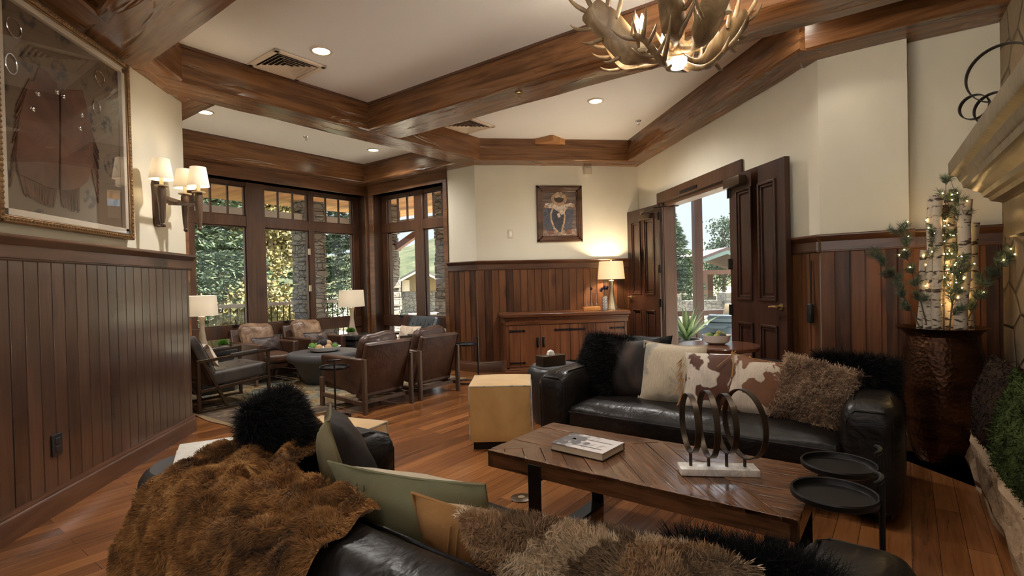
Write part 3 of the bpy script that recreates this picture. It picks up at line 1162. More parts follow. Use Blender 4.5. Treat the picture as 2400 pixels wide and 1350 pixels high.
# walls behind the camera; broad unseen window added to supply daylight
wall('wall_rear', (1.75, -2.6), (-2.135, -2.6), holes=[(.20, 3.65, .25, 2.74)])
wall('wall_rear_right', (1.65, -1.45), (1.65, -2.7))
bm = nb()
for x0, x1 in ((.20, .27), (1.35, 1.42), (2.43, 2.50), (3.58, 3.65)):
    box(bm, x0, x1, .03, .10, .25, 2.74)
for z0, z1 in ((.25, .33), (2.0, 2.08), (2.66, 2.74)):
    box(bm, .20, 3.65, .03, .10, z0, z1)
loc, a, L = run_T((1.75, -2.6), (-2.135, -2.6))
wr_ = struct('window_added_rear', bm, M['trimv'], loc=loc, rot=a, label='added unseen window letting daylight in behind the sofas')
bm = nb()
box(bm, .22, 3.63, .06, .066, .3, 2.7)
O('pane', bm, M['glass'], wr_)

loc, a, L = run_T(LW0, LW1)  # second unseen window, put in for daylight on walls and ceiling
bm = nb()
for x0, x1 in ((.4, .47), (1.65, 1.72), (2.95, 3.02), (4.23, 4.3)):
    box(bm, x0, x1, .03, .10, .35, 2.66)
for z0, z1 in ((.35, .43), (2.0, 2.08), (2.66, 2.74)):
    box(bm, .4, 4.3, .03, .10, z0, z1)
wl_ = struct('window_5', bm, M['trimv'], loc=loc, rot=a, label='added unseen left wall window letting in daylight')
bm = nb()
box(bm, .42, 4.28, .06, .066, .4, 2.7)
O('pane', bm, M['glass'], wl_)

bm = nb()
box(bm, -4.4, -2.29, -2.7, 1.6, 2.9, 3.0)
box(bm, -4.4, 1.9, -4.6, -2.76, 2.9, 3.0)
struct('roof_eaves', bm, M['ceilw'], label='added unseen overhang cutting sky light at the rear windows')  # unseen overhang added to keep sky light off the near cushions

# fireplace: chimney breast, mantel, hearth
FR = R(2.6)
FP = U(.5, 4.3)
FL = FP - Matrix.Rotation(Q + FR, 3, 'Z') @ Vector((.5, 4.3, 0))


def FU(u, v, z):
    """point in the fireplace's own grid, turned a little from the seating grid"""
    return FL + Matrix.Rotation(Q + FR, 3, 'Z') @ Vector((u, v, z))


rnd = random.Random(4)
bm = nb()
box(bm, .50, 2.2, .02, 4.59, 0, 3.09)
struct('wall_fireplace', bm, M['fire'], loc=FL, rot=Q + FR, label='stone chimney breast at the right')
bm = nb()
ny = 26
for i in range(ny):
    v0, v1 = .3 + 4.24 * i / ny, .3 + 4.24 * (i + 1) / ny
rows = []
for i in range(ny + 1):
    v = .3 + 4.24 * i / ny
    w = [rnd.uniform(-.022, .022) for _ in range(6)]
    rows.append([bm.verts.new(p) for p in ((.50, v, 0), (.285 + w[0], v, 0), (.265 + w[1], v, .10), (.28 + w[2], v, .19), (.265 + w[3], v, .27), (.30 + w[4] * .6, v, .31), (.50, v, .315))])
for A, B in zip(rows, rows[1:]):
    for k in range(6):
        bm.faces.new((A[k], A[k + 1], B[k + 1], B[k]))
bm.faces.new(rows[0])
bm.faces.new(rows[-1][::-1])
tag(O('hearth', bm, M['hearth'], loc=FL, rot=Q + FR, ang=20), 'rough tan stone raised hearth at the foot of the fireplace', 'hearth')
MP = [(.50, 1.40), (.405, 1.40), (.40, 1.415), (.40, 1.585), (.385, 1.595), (.355, 1.605), (.345, 1.625), (.325, 1.635), (.32, 1.66), (.30, 1.672), (.265, 1.70), (.25, 1.705), (.245, 1.735), (.235, 1.745), (.225, 1.775), (.195, 1.79), (.190, 1.80), (.190, 1.865), (.205, 1.88), (.50, 1.88)]
bm = nb()
T = Matrix(((0, 1, 0, 0), (1, 0, 0, 0), (0, 0, 1, 0), (0, 0, 0, 1)))
# stepped end return: each moulding line wraps round the end of the shelf
a0 = []
for u, z in MP:
    d = .50 - u
    a0.append((u, z, 3.80 + d * .95))
A = [bm.verts.new((u, e_, z)) for u, z, e_ in a0]
B = [bm.verts.new((u, .6, z)) for u, z, e_ in a0]
Cc = [bm.verts.new((.50, e_, z)) for u, z, e_ in a0]
n = len(MP)
for i in range(n - 1):
    bm.faces.new((A[i], A[i + 1], B[i + 1], B[i]))
    bm.faces.new((A[i], Cc[i], Cc[i + 1], A[i + 1]) if True else ())
bm.faces.new((A[-1], A[0], B[0], B[-1])) if False else None
tag(O('mantel', bm, M['mantel'], loc=FL, rot=Q + FR, ang=30), 'heavy moulded gilt brown mantel shelf on the stone fireplace', 'mantel')


# ------------------------------------------------------------------ ceiling and wall fittings
def downlight(x, y, label, power=55, z=3.09):
    t = T_('recessed_light', label, 'ceiling light', (x, y, z), 0, 'recessed ceiling lights')
    bm = nb()
    lathe(bm, [(.066, -.001), (.085, -.001), (.086, -.006), (.066, -.010)], 32, cap=False)
    O('trim_ring', bm, M['ivplate'], t)
    bm = nb()
    lathe(bm, [(.001, -.004), (.066, -.004)], 32, cap=False)
    O('lens', bm, M['can'], t)
    lamp(t, 'SPOT', (0, 0, -.03), power * 1.3, (1, .97, .92), .06, 150, .8)
    return t


downlight(-.877, 4.338, 'round recessed light beside the large square ceiling vent')
downlight(1.667, 5.312, 'round recessed light above the framed cowboy painting')
downlight(-2.395, 5.937, 'round recessed light near the left wall end in the nook ceiling', 45)
downlight(-.85, 7.45, 'round recessed light in the nook ceiling at the window corner', 45)
for x, y in ((.3, 2.0), (-1.2, 1.6), (1.7, 1.9), (-.6, -.9), (.9, -.2)):
    downlight(x, y, 'round recessed light in the ceiling above the sofas', 9)


downlight(2.42, 3.27, 'added hidden downlight brightening the angled right wall', 3)  # extra lamp hidden behind the cross beam, added to light the angled wall


def vent(u, v, label):
    t = T_('ceiling_vent', label, 'vent', U(u, v, 3.09), Q, 'square ceiling vents')
    h = .225
    bm = nb()
    for a, b, c, d in ((-h, h, -h, -h + .04), (-h, h, h - .04, h), (-h, -h + .04, -h, h), (h - .04, h, -h, h)):
        box(bm, a, b, c, d, -.018, 0)
    O('frame', bm, M['trimw'], t, bev=.003)
    bm = nb()
    box(bm, -h, h, -h, h, -.002, -.0005)
    O('backing', bm, M['dark'], t)
    for k in range(5):
        r = h - .055 - k * .034
        bm = nb()
        a = [(r, -.020), (r - .022, -.003), (r - .025, -.003), (r - .003, -.020)]
        rows = []
        for rr, z in a:
            rows.append([bm.verts.new((sx * rr, sy * rr, z)) for sx, sy in ((1, 1), (-1, 1), (-1, -1), (1, -1))])
        for i in range(4):
            A, B = rows[i], rows[(i + 1) % 4]
            for j in range(4):
                bm.faces.new((A[j], A[(j + 1) % 4], B[(j + 1) % 4], B[j]))
        O('louver', bm, M['trimw'], t)
    return t


vent(-4.14, 2.42, 'large square louvered vent on the ceiling near the front beam')
vent(-4.14, 4.70, 'square louvered vent half hidden behind the cross beam')


def sprinkler(p, label, m='chrome'):
    t = T_('sprinkler_head', label, 'sprinkler', p, 0, 'fire sprinkler heads')
    bm = nb()
    lathe(bm, [(.036, 0), (.034, -.006), (.018, -.010), (.012, -.012)], 20)
    O('escutcheon', bm, M[m], t)
    bm = nb()
    tube(bm, [(0, 0, -.010), (0, 0, -.03)], .006, 6)
    for s in (-1, 1):
        tube(bm, [(s * .008, 0, -.012), (s * .014, 0, -.026), (0, 0, -.042)], .003, 5)
    lathe(bm, [(.014, -.042), (.014, -.045)], 12)
    O('deflector', bm, M[m], t)


sprinkler((.71, 4.379, 2.808), 'brass sprinkler head under the long cross beam', 'brass')
sprinkler((-1.593, 6.833, 3.09), 'steel sprinkler head on the nook ceiling')
sprinkler((2.382, 5.947, 3.09), 'steel sprinkler head on the ceiling by the door wall')

bm = nb()
rbox(bm, (0, -.004, 0), (.075, .008, .118), .004)
t = tag(O('light_switch', bm, M['ivplate'], None, (.987, 7.112, 1.876)), 'ivory light switch plate on the cream wall left of the painting', 'switch')
bm = nb()
rbox(bm, (0, -.010, 0), (.034, .006, .068), .002)
O('rocker', bm, M['white'], t)
bm = nb()
rbox(bm, (0, -.012, 0), (.11, .024, .10), .006)
box(bm, -.05, .05, -.03, -.012, -.052, -.044)
tag(O('wall_sensor', bm, M['ivplate'], None, (2.093, 7.112, 2.742)), 'cream box sensor high on the wall above the painting', 'sensor')
t = T_('power_outlet', 'black power outlet low on the dark panelled left wall', 'outlet', (-2.121, 3.218, .378), math.pi / 2)
bm = nb()
rbox(bm, (0, -.004, 0), (.078, .008, .122), .004)
O('cover_plate', bm, M['outlet'], t)
for z in (-.022, .022):
    bm = nb()
    rbox(bm, (0, -.009, z), (.036, .006, .034), .003)
    O('socket', bm, M['outlet'], t)
t = T_('wall_phone', 'dark handset hung on the panelling behind the near door leaf', 'phone', (2.80, 3.62, .93), -math.pi / 2)
bm = nb()
rbox(bm, (0, -.02, 0), (.045, .035, .15), .012)
O('handset', bm, M['outlet'], t)
bm = nb()
tube(bm, [(0, -.012, .07), (0, -.008, .30), (0, -.006, .40)], .005, 6)
O('cord', bm, M['outlet'], t)
t = T_('floor_outlet', 'round brass floor plate on the boards beside the coffee table', 'outlet', U(-1.752, 2.361, .001))
bm = nb()
lathe(bm, [(.001, 0), (.062, 0), (.062, .003), (.056, .006), (.001, .006)], 28, cap=False)
O('plate', bm, M['bronze'], t)
bm = nb()
lathe(bm, [(.02, .006), (.02, .0085), (.001, .0085)], 16, cap=False)
O('cap', bm, M['nickel'], t)


# ------------------------------------------------------------------ sofas
def sofa(name, label, loc, rot, seed):
    W, D = 2.06, .94
    t = T_(name, label, 'sofa', loc, rot)
    bm = nb()
    rbox(bm, (0, .02, .135), (W - .10, D - .10, .21), .03)
    O('base', bm, M['blk'], t)
    for x in (-1, 1):
        bm = nb()
        soft(bm, (x * (W / 2 - .125), 0, .31), (.25, D, .545), .075, 10, (.012, .006, .015), .003, seed + x)
        a = O('arm', bm, M['blk'], t)
        bm = nb()
        xo = x * (W / 2 - .125)
        y = -D / 2 + .018
        c = [(xo - .085, y, .06), (xo - .095, y, .50), (xo - .06, y, .555), (xo + .06, y, .555), (xo + .095, y, .50), (xo + .085, y, .06)]
        tube(bm, [(p[0], p[1] - .004, p[2]) for p in c], .006, 6)
        tube(bm, [(xo - .06 * x, y, .556), (xo - .075 * x, -D / 2 + .12, .592), (xo - .08 * x, .1, .597), (xo - .08 * x, D / 2 - .12, .59)], .004, 6)
        O('piping', bm, M['blk'], a)
    bm = nb()
    soft(bm, (0, .345, .355), (W - .47, .245, .55), .09, 12, (0, .02, .03), .004, seed + 5)
    o = O('backrest', bm, M['blk'], t)
    bm = nb()
    tube(bm, [(-W / 2 + .27, .262, .60), (-.5, .245, .622), (0, .24, .628), (.5, .245, .622), (W / 2 - .27, .262, .60)], .005, 6)
    O('seam', bm, M['blk'], o)
    bm = nb()
    soft(bm, (0, -.125, .30), (W - .49, .70, .19), .06, 14, (0, .015, .032), .004, seed + 9)
    o = O('seat_cushion', bm, M['blk'], t)
    bm = nb()
    z = .345
    tube(bm, [(-W / 2 + .27, -.478, z), (-.4, -.49, z + .004), (.4, -.49, z + .004), (W / 2 - .27, -.478, z)], .005, 6)
    O('welt', bm, M['blk'], o)
    for x in (-1, 1):
        for y in (-1, 1):
            bm = nb()
            lathe(bm, [(.022, 0), (.030, .05)], 12, (x * (W / 2 - .1), y * (D / 2 - .1), 0))
            O('foot', bm, M['iron'], t)
    return t


sofaB = sofa('leather_sofa', 'black leather sofa on the far side of the coffee table', U(-1.06, 3.485), Q, 1)
sofaA = sofa('leather_sofa', 'black leather sofa seen from behind, draped with a brown fur throw', U(-1.01, 1.055), Q + math.pi, 7)


def cube(label, loc, rot):
    t = T_('cube_ottoman', label, 'ottoman', loc, rot, None)
    bm = nb()
    soft(bm, (0, 0, .265), (.46, .46, .42), .02, 8, (.004, .004, .012), .0015, 3)
    o = O('cushioned_body', bm, M['camel'], t)
    bm = nb()
    r = .224
    tube(bm, [(-r, -r, .465), (r, -r, .465), (r, r, .465), (-r, r, .465)], .006, 6, True)
    for x in (-1, 1):
        for y in (-1, 1):
            tube(bm, [(x * r, y * r, .07), (x * r, y * r, .465)], .006, 6)
    O('piping', bm, M['hidecream'], o)
    bm = nb()
    box(bm, -.20, .20, -.20, .20, 0, .06)
    O('plinth', bm, M['iron'], t)
    return t


cube('tan hide cube ottoman with pale piping at the far sofa end', (.455, 3.995, 0), R(-9.7))
cube('tan cube ottoman mostly hidden behind the near sofa arm', U(-2.46, 1.60), R(-30))


def drum(label, loc):
    t = T_('drum_table', label, 'side table', loc)
    bm = nb()
    lathe(bm, [(.19, 0), (.205, .02), (.235, .14), (.25, .28), (.25, .38), (.24, .45), (.225, .475), (.205, .487)], 44)
    O('drum_body', bm, M['drum'], t)
    bm = nb()
    lathe(bm, [(.205, .486), (.200, .494), (.001, .494)], 44, cap=False)
    O('table_top', bm, M['greyst'], t)
    return t


drum('round black drum table holding the tissue box, behind the far sofa arm', U(-2.46, 3.86))
drum('round black drum table with an art book beside the draped sofa', U(-2.39, .98))

t = T_('tissue_box', 'dark tissue box cover with a white tissue on the black drum table', 'tissue box', U(-2.47, 3.80, .494), Q + R(66))
bm = nb()
rbox(bm, (0, 0, .045), (.235, .12, .09), .005)
O('box_cover', bm, M['bronze'], t)
bm = nb()
rnd = random.Random(2)
tip = bm.verts.new((0, 0, .135))
rg = [bm.verts.new((.045 * math.cos(k * .7854) * (1 if k % 2 else .6), .03 * math.sin(k * .7854) * (1 if k % 2 else .6), .0895)) for k in range(8)]
md = [bm.verts.new((.03 * math.cos(k * .7854 + .2), .018 * math.sin(k * .7854 + .2), .115 + .008 * (k % 2))) for k in range(8)]
for k in range(8):
    bm.faces.new((rg[k], rg[(k + 1) % 8], md[(k + 1) % 8], md[k]))
    bm.faces.new((md[k], md[(k + 1) % 8], tip))
O('tissue', bm, M['white'], t)

# ------------------------------------------------------------------ coffee table and what stands on it
t = T_('coffee_table', 'low reclaimed wood coffee table with chevron plank top and black straps', 'coffee table', U(-.972, 2.243), Q)
hx, hy, zt, zb = .672, .295, .405, .325


def clip(poly, a, b, c):
    out = []
    for i in range(len(poly)):
        p, q = poly[i], poly[(i + 1) % len(poly)]
        dp, dq = a * p[0] + b * p[1] - c, a * q[0] + b * q[1] - c
        if dp <= 0:
            out.append(p)
        if dp * dq < 0:
            s = dp / (dp - dq)
            out.append((p[0] + s * (q[0] - p[0]), p[1] + s * (q[1] - p[1])))
    return out


# planks meet at two chevron seams; every zone is a board group with its own grain heading
rnd = random.Random(8)
rect = [(-hx, -hy), (hx, -hy), (hx, hy), (-hx, hy)]
d1 = (1, -1.15)          # seam through the left front corner, rising to the back
zoneA = clip(rect, 1, -1.15, -.672 + .295 * 1.15)
rest = clip(rect, -1, 1.15, .672 - .295 * 1.15)
zoneB = clip(rest, 1, 1.15, .03 + .29)
zoneC = clip(rest, -1, -1.15, -.32)
for zone, head, nm in ((zoneA, R(0), 'A'), (zoneB, R(-48), 'B'), (zoneC, R(4), 'C')):
    w = .088
    ux, uy = math.cos(head), math.sin(head)
    bm = nb()
    for k in range(-14, 15):
        z = clip(clip(zone, -uy, ux, (k + 1) * w - .0012), uy, -ux, -(k * w + .0012))
        if len(z) > 2:
            zz = [(p[0] * ux + p[1] * uy, -p[0] * uy + p[1] * ux) for p in z]
            prism(bm, zz, zt - .02, zt + rnd.uniform(-.0015, .0015))
    O('plank_top', bm, M['table'], t, (0, 0, 0), head, bev=.0015)
bm = nb()
box(bm, -hx, hx, -hy, -hy + .03, zb, zt - .001)
box(bm, -hx, hx, hy - .03, hy, zb, zt - .001)
box(bm, -hx, -hx + .03, -hy, hy, zb, zt - .001)
box(bm, hx - .03, hx, -hy, hy, zb, zt - .001)
box(bm, -hx + .03, hx - .03, -hy + .03, hy - .03, zb + .02, zt - .022)
O('apron', bm, M['table'], t, bev=.003)
for x in (-.395, .600):
    bm = nb()
    for y in (-hy - .006, hy + .001):
        box(bm, x - .035, x + .035, y + (0 if x < 0 else .008 if y < 0 else -.008), y + .006 + (0 if x < 0 else .008 if y < 0 else -.008), .0, zt - .02 if x < 0 else zb)
    box(bm, x - .035, x + .035, -hy + .001, hy - .001, 0, .012)
    box(bm, x - .035, x + .035, -hy, hy, zb - .008, zb)
    O('leg_strap', bm, M['iron'], t, bev=.002)
bm = nb()
box(bm, -.36, .565, .0, .07, 0, .012)
O('floor_bar', bm, M['iron'], t, bev=.002)

_m = MB('photo book cover', .35, (.6, .6, .6))
_n = _m.noise(_m.map((16, 16, 1)), 1, 5, .65)
_s = _m.sep()
_w = _m.ramp(_s[0], (.0, 1), (.5, 1))
_left = _m.math('SUBTRACT', 1.0, _m.math('MULTIPLY', _m.math('ADD', _s[0], .14), 5.5))
_c = _m.ramp(_m.math('ADD', _m.math('MULTIPLY', _left, .22), _n), (.52, (.62, .56, .54)), (.60, (.34, .31, .30)), (.72, (.07, .065, .07)))
_m.color(_c)
M['cover'] = _m.m
M['print'] = plain('dark print ink', (.09, .085, .09), .4)
_m = MB('sketch book cover', .5, (.6, .58, .5))
_m.color(_m.ramp(_m.noise(_m.map((18, 18, 1)), 1, 5, .6), (.40, (.66, .64, .58)), (.60, (.58, .54, .48)), (.68, (.34, .36, .40)), (.78, (.14, .10, .10))))
M['cover2'] = _m.m


def book(name, label, loc, rot, w, d, h, cover, edge, n=0):
    t = T_(name, label, 'book', loc, rot)
    bm = nb()
    box(bm, -w / 2 + .004, w / 2 - .004, -d / 2 + .004, d / 2 - .004, .003, h - .003)
    O('pages', bm, M['paper'], t)
    bm = nb()
    box(bm, -w / 2, w / 2, -d / 2, d / 2, h - .003, h)
    O('cover', bm, cover, t)
    bm = nb()
    box(bm, -w / 2, w / 2, -d / 2, d / 2, 0, .003)
    box(bm, -w / 2, w / 2, d / 2 - .003, d / 2, 0, h)
    O('spine', bm, edge, t)
    return t


b = book('picture_book', 'white photo book of dark riders lying on the coffee table', U(-1.235, 2.205, .407), Q - R(3), .285, .205, .036, M['cover'], M['hidedark'])
bm = nb()
for x0, x1, y, w in ((-.02, .105, .035, .009), (-.04, .10, -.06, .011)):
    prism(bm, [(x0, y - w / 2), (x1, y - w / 3), (x1 + .018, y), (x1, y + w / 2), (x0, y + w / 2)], .0361, .0366)
for cx, cy_, r in ((-.06, .03, .035), (-.05, -.03, .028), (-.10, .00, .03), (.005, -.015, .016), (-.095, -.06, .022)):
    prism(bm, [(cx + r * (1 + .3 * math.sin(k * 2.3)) * math.cos(k * .6283), cy_ + r * (1 + .25 * math.cos(k * 3.1)) * math.sin(k * .6283)) for k in range(10)], .0361, .0364)
O('cover_picture', bm, M['print'], b)
book('art_book', 'pale sketch covered art book on the black drum table by the throw', U(-2.43, .995, .508), Q - R(25), .285, .215, .022, M['cover2'], plain('red book cloth', (.30, .05, .05), .6))
book('thin_book', 'thin book with a red edge under the pale art book', U(-2.42, .985, .494), Q - R(24), .29, .222, .014, M['paper'], M['matb'])

t = T_('ring_sculpture', 'four bronze rings on rods over a white marble base on the coffee table', 'sculpture', U(-.640, 2.235, .407), Q + R(30))
bm = nb()
rbox(bm, (0, 0, .014), (.31, .088, .028), .002)
O('marble_base', bm, M['marble'], t)


def ringband(bm, c, r, w, th, yaw, seg=48):
    """flat metal band; its axle is the local x turned by yaw"""
    T = Matrix.Translation(c) @ Matrix.Rotation(yaw, 4, 'Z')
    rows = []
    for k in range(seg):
        a = 2 * math.pi * k / seg
        ca, sa = math.cos(a), math.sin(a)
        rows.append([bm.verts.new(T @ Vector((x, rr * ca, rr * sa))) for x, rr in ((-w / 2, r), (w / 2, r), (w / 2, r - th), (-w / 2, r - th))])
    for k in range(seg):
        A, B = rows[k], rows[(k + 1) % seg]
        for j in range(4):
            bm.faces.new((A[j], A[(j + 1) % 4], B[(j + 1) % 4], B[j]))


for x, r, z0, yaw in ((-.108, .122, .085, R(4)), (-.036, .138, .066, R(2)), (.036, .122, .085, R(4)), (.108, .142, .064, R(17))):
    bm = nb()
    ringband(bm, (x, 0, z0 + r), r, .023, .005, yaw)
    o = O('ring', bm, M['bronzer'], t)
    bm = nb()
    tube(bm, [(x, 0, .026), (x, 0, z0 + .002)], .0065, 10)
    O('rod', bm, M['bronzer'], o)


# ------------------------------------------------------------------ small tray tables
def tray_table(label, loc, rot, group='black tray side tables'):
    t = T_('tray_table', label, 'side table', loc, rot, group)
    bm = nb()
    pts = [(.13 * math.cos(a), .13 * math.sin(a), .008) for a in [2 * math.pi * k / 36 for k in range(36)]]
    tube(bm, pts, .008, 6, True)
    O('base_ring', bm, M['iron'], t)
    bm = nb()
    tube(bm, [(.135, 0, .008), (.135, 0, .545)], .0085, 10)
    O('pole', bm, M['iron'], t)
    bm = nb()
    c = [(.135 + .02 * math.cos(a) - .02, .055 * math.sin(a), .548 + .004 * math.cos(a)) for a in [-1.5 + 3 * k / 8 for k in range(9)]]
    tube(bm, c, .009, 8)
    O('handle', bm, M['iron'], t)
    bm = nb()
    lathe(bm, [(.001, .462), (.118, .462), (.122, .466), (.124, .482), (.130, .484), (.134, .478), (.132, .462), (.120, .455), (.001, .455)], 44, cap=False)
    O('tray', bm, M['iron'], t)
    return t


tray_table('black tray side table nearer the camera at the coffee table end', U(-.21, 2.07), Q)
tray_table('black tray side table farther from the camera at the coffee table end', U(-.225, 2.40), Q)
tray_table('black tray side table beside the left brown armchair', U(-4.24, 2.86), Q - R(34))
tray_table('black tray side table by the panelling behind the right brown armchair', U(-4.33, 4.78), Q + R(38))


# ------------------------------------------------------------------ nook armchairs
def armchair(label, loc, rot, d=.74, cush='brn'):
    t = T_('leather_armchair', label, 'armchair', loc, rot, 'brown leather armchairs around the stone table')
    w = .60
    sy = d / .74
    for x in (-1, 1):
        for y, h in ((1, .525), (-1, .30)):
            bm = nb()
            box(bm, x * .287 - .015, x * .287 + .015, y * .345 * sy - .024, y * .345 * sy + .024, 0, h)
            O('leg', bm, M['walnut'], t, bev=.003)
        bm = nb()
        bar(bm, (x * .287, -.34 * sy, .125), (x * .287, .34 * sy, .10), .026, .04)
        O('stretcher', bm, M['walnut'], t, bev=.003)
        bm = nb()
        T = Matrix(((0, 0, 1, 0), (1, 0, 0, 0), (0, 1, 0, 0), (0, 0, 0, 1)))
        x0 = .19 if x > 0 else -.272
        prism(bm, [(-.375 * sy, .27), (-.385 * sy, .525), (.30 * sy, .52), (.225 * sy, .17), (.12 * sy, .165)], x0, x0 + .082, T)
        O('arm', bm, M['brn'], t, bev=.018)
    bm = nb()
    T = Matrix.Translation((0, .17 * sy, .15)) @ Matrix.Rotation(-.30, 4, 'X')
    rbox(bm, (0, .03, .275), (.545, .062, .56), .02, T=T)
    b = O('backrest', bm, M['brn'], t)
    bm = nb()
    tube(bm, [T @ Vector(p) for p in ((-.262, .063, .0), (-.262, .063, .545), (.262, .063, .545), (.262, .063, 0))], .006, 6)
    bar(bm, T @ Vector((-.27, .05, .03)), T @ Vector((.27, .05, .03)), .03, .03)
    O('back_welt', bm, M['brn'], b)
    bm = nb()
    box(bm, -.26, .26, -.33 * sy, .24 * sy, .19, .255)
    O('seat_base', bm, M['brn'], t, bev=.01)
    bm = nb()
    soft(bm, (0, -.07 * sy, .315), (.385, .58 * sy, .125), .045, 9, (0, .01, .025), .004, 4)
    O('seat_cushion', bm, M['brn'], t)
    bm = nb()
    T2 = Matrix.Translation((0, .115 * sy, .40)) @ Matrix.Rotation(-.30, 4, 'X')
    soft(bm, (0, 0, .165), (.43, .125, .36), .06, 10, (.01, .03, .02), .010, 6, T2)
    O('back_cushion', bm, M[cush], t)
    bm = nb()
    bar(bm, (-.27, .30 * sy, .11), (.27, .30 * sy, .11), .026, .035)
    O('cross_bar', bm, M['walnut'], t)
    return t


c0 = armchair('brown leather armchair with its back to the room, left of the pair', U(-4.43, 3.36), Q - math.pi / 2)
dup(c0, U(-4.43, 4.06), Q - math.pi / 2, 'brown leather armchair with its back to the room, right of the pair')
c0 = armchair('', U(-6.74, 3.50), Q + math.pi / 2, .74, 'tan')
c0['label'] = ( 'brown leather armchair with a wrinkled tan back cushion facing the room, nearer the left wall')
dup(c0, U(-6.74, 4.22), Q + math.pi / 2, 'brown leather armchair with a wrinkled tan back cushion facing the room, nearer the window corner')
for v, lab in ((3.50, 'dark leather lumbar cushion on the window armchair nearer the left wall'), (4.22, 'dark leather lumbar cushion on the window armchair nearer the corner')):
    o = pillow('lumbar_cushion', lab, .37, .20, .10, [M['bag']], U(-6.655, v, .485), rotm(Q + math.pi / 2, .38), int(v * 10), group='dark lumbar cushions')
    piping(o, .37, .20, .07, M['bag'], .004)


def lounge(label, loc, rot, lea):
    t = T_('metal_lounge_chair', label, 'lounge chair', loc, rot, 'bronze framed lounge chairs')
    for x in (-1, 1):
        X = x * .315
        bm = nb()
        up = (1, 0, 0)
        for p, q in (((X, .35, 0), (X, .35, .515)), ((X, -.35, 0), (X, -.35, .555)), ((X, .366, .016), (X, -.366, .016)), ((X, .366, .508), (X, -.366, .548)), ((X, .30, .50), (X, .08, .02)), ((X, .35, .215), (X, -.35, .265))):
            bar(bm, p, q, .030, .030, up)
        s = O('side_frame', bm, M['bronze'], t, bev=.002)
        bm = nb()
        rbox(bm, (0, 0, 0), (.045, .27, .035), .008, T=Matrix.Translation((X, -.10, .548)) @ Matrix.Rotation(-.055, 4, 'X'))
        O('arm_pad', bm, M['gry'], s)
    bm = nb()
    for y, z in ((.33, .03), (-.33, .262), (.10, .235)):
        bar(bm, (-.315, y, z), (.315, y, z), .028, .028)
    O('cross_bar', bm, M['bronze'], t)
    bm = nb()
    T = Matrix.Translation((0, -.06, .33)) @ Matrix.Rotation(-.07, 4, 'X')
    soft(bm, (0, 0, 0), (.57, .60, .145), .03, 10, (0, 0, .012), .001, 2, T)
    s = O('seat_cushion', bm, lea, t)
    bm = nb()
    for x in (-.16, 0, .16):
        for y in (-.14, .06, .22):
            ball(bm, T @ Vector((x, y, .079)), .017, 8, (1, 1, .35))
    O('button', bm, M['dark'], s)
    bm = nb()
    T = Matrix.Translation((0, .185, .30)) @ Matrix.Rotation(-.42, 4, 'X')
    soft(bm, (0, 0, .24), (.57, .105, .50), .03, 10, (0, .012, .006), .001, 3, T)
    s = O('backrest', bm, lea, t)
    bm = nb()
    for x in (-.16, 0, .16):
        for z in (.14, .36):
            ball(bm, T @ Vector((x, -.062, z)), .017, 8, (1, .35, 1))
    for x in (-.08, .08, -.24, .24):
        tube(bm, [T @ Vector((x, -.0615, .05)), T @ Vector((x, -.066, .25)), T @ Vector((x, -.060, .45))], .003, 4)
    O('button', bm, M['dark'], s)
    return t


lounge('bronze framed lounge chair in charcoal tufted leather beside the left wall end', U(-5.845, 2.565), Q + math.pi, M['gry'])
lounge('slate leather lounge chair under the window right of the nook corner', U(-5.52, 4.86), Q, M['blu'])
o = pillow('sheepskin_cushion', 'pinkish ivory sheepskin cushion on the charcoal lounge chair', .40, .26, .13, [M['furivory']], U(-5.80, 2.39, .545), rotm(Q + math.pi, .40), 3)
fur(o, 5000, .028, .0035, M['furivory'], seed=1)
o = pillow('sheepskin_cushion', 'cream sheepskin lumbar cushion on the slate lounge chair', .42, .20, .12, [M['furivory']], U(-5.58, 4.975, .545), rotm(Q, .40), 4)
fur(o, 4500, .028, .0035, M['furivory'], seed=2)

# round stone table with its bowl
tag_c = U(-5.93, 3.86)
t = T_('stone_table', 'round charcoal stone pedestal table in the middle of the nook', 'coffee table', tag_c + Vector((0, 0, .012)))
bm = nb()
lathe(bm, [(.24, 0), (.26, .02), (.31, .14), (.36, .24), (.43, .285), (.445, .32), (.445, .35), (.435, .37)], 56)
O('pedestal', bm, M['greyst'], t)
bm = nb()
lathe(bm, [(.435, .369), (.425, .381), (.001, .381)], 56, cap=False)
O('table_top', bm, M['greyst'], t)


def bowl(label, loc, r, h, mat):
    bm = nb()
    lathe(bm, [(r * .55, 0), (r * .85, h * .25), (r, h), (r * .95, h), (r * .80, h * .35), (r * .5, h * .14), (.001, h * .14)], 40, cap=False)
    return tag(O('bowl', bm, mat, None, loc), label, 'bowl')


bc = tag_c + Vector((.0, .03, .393))
bowl('wide shallow white bowl of moss balls on the stone table', bc, .20, .062, M['white'])
M['ballA'] = plain('tan woven ball', (.42, .26, .14), .9, 0, .3, 60, .4)
M['ballB'] = plain('moss ball green', (.09, .19, .03), .9, 0, .4, 60, .5)
M['ballC'] = plain('black woven ball', (.03, .03, .035), .8, 0, .4, 60, .5)
M['ballD'] = plain('chartreuse sponge ball', (.30, .30, .08), .9, 0, .4, 60, .5)
bmesh_cache = {}


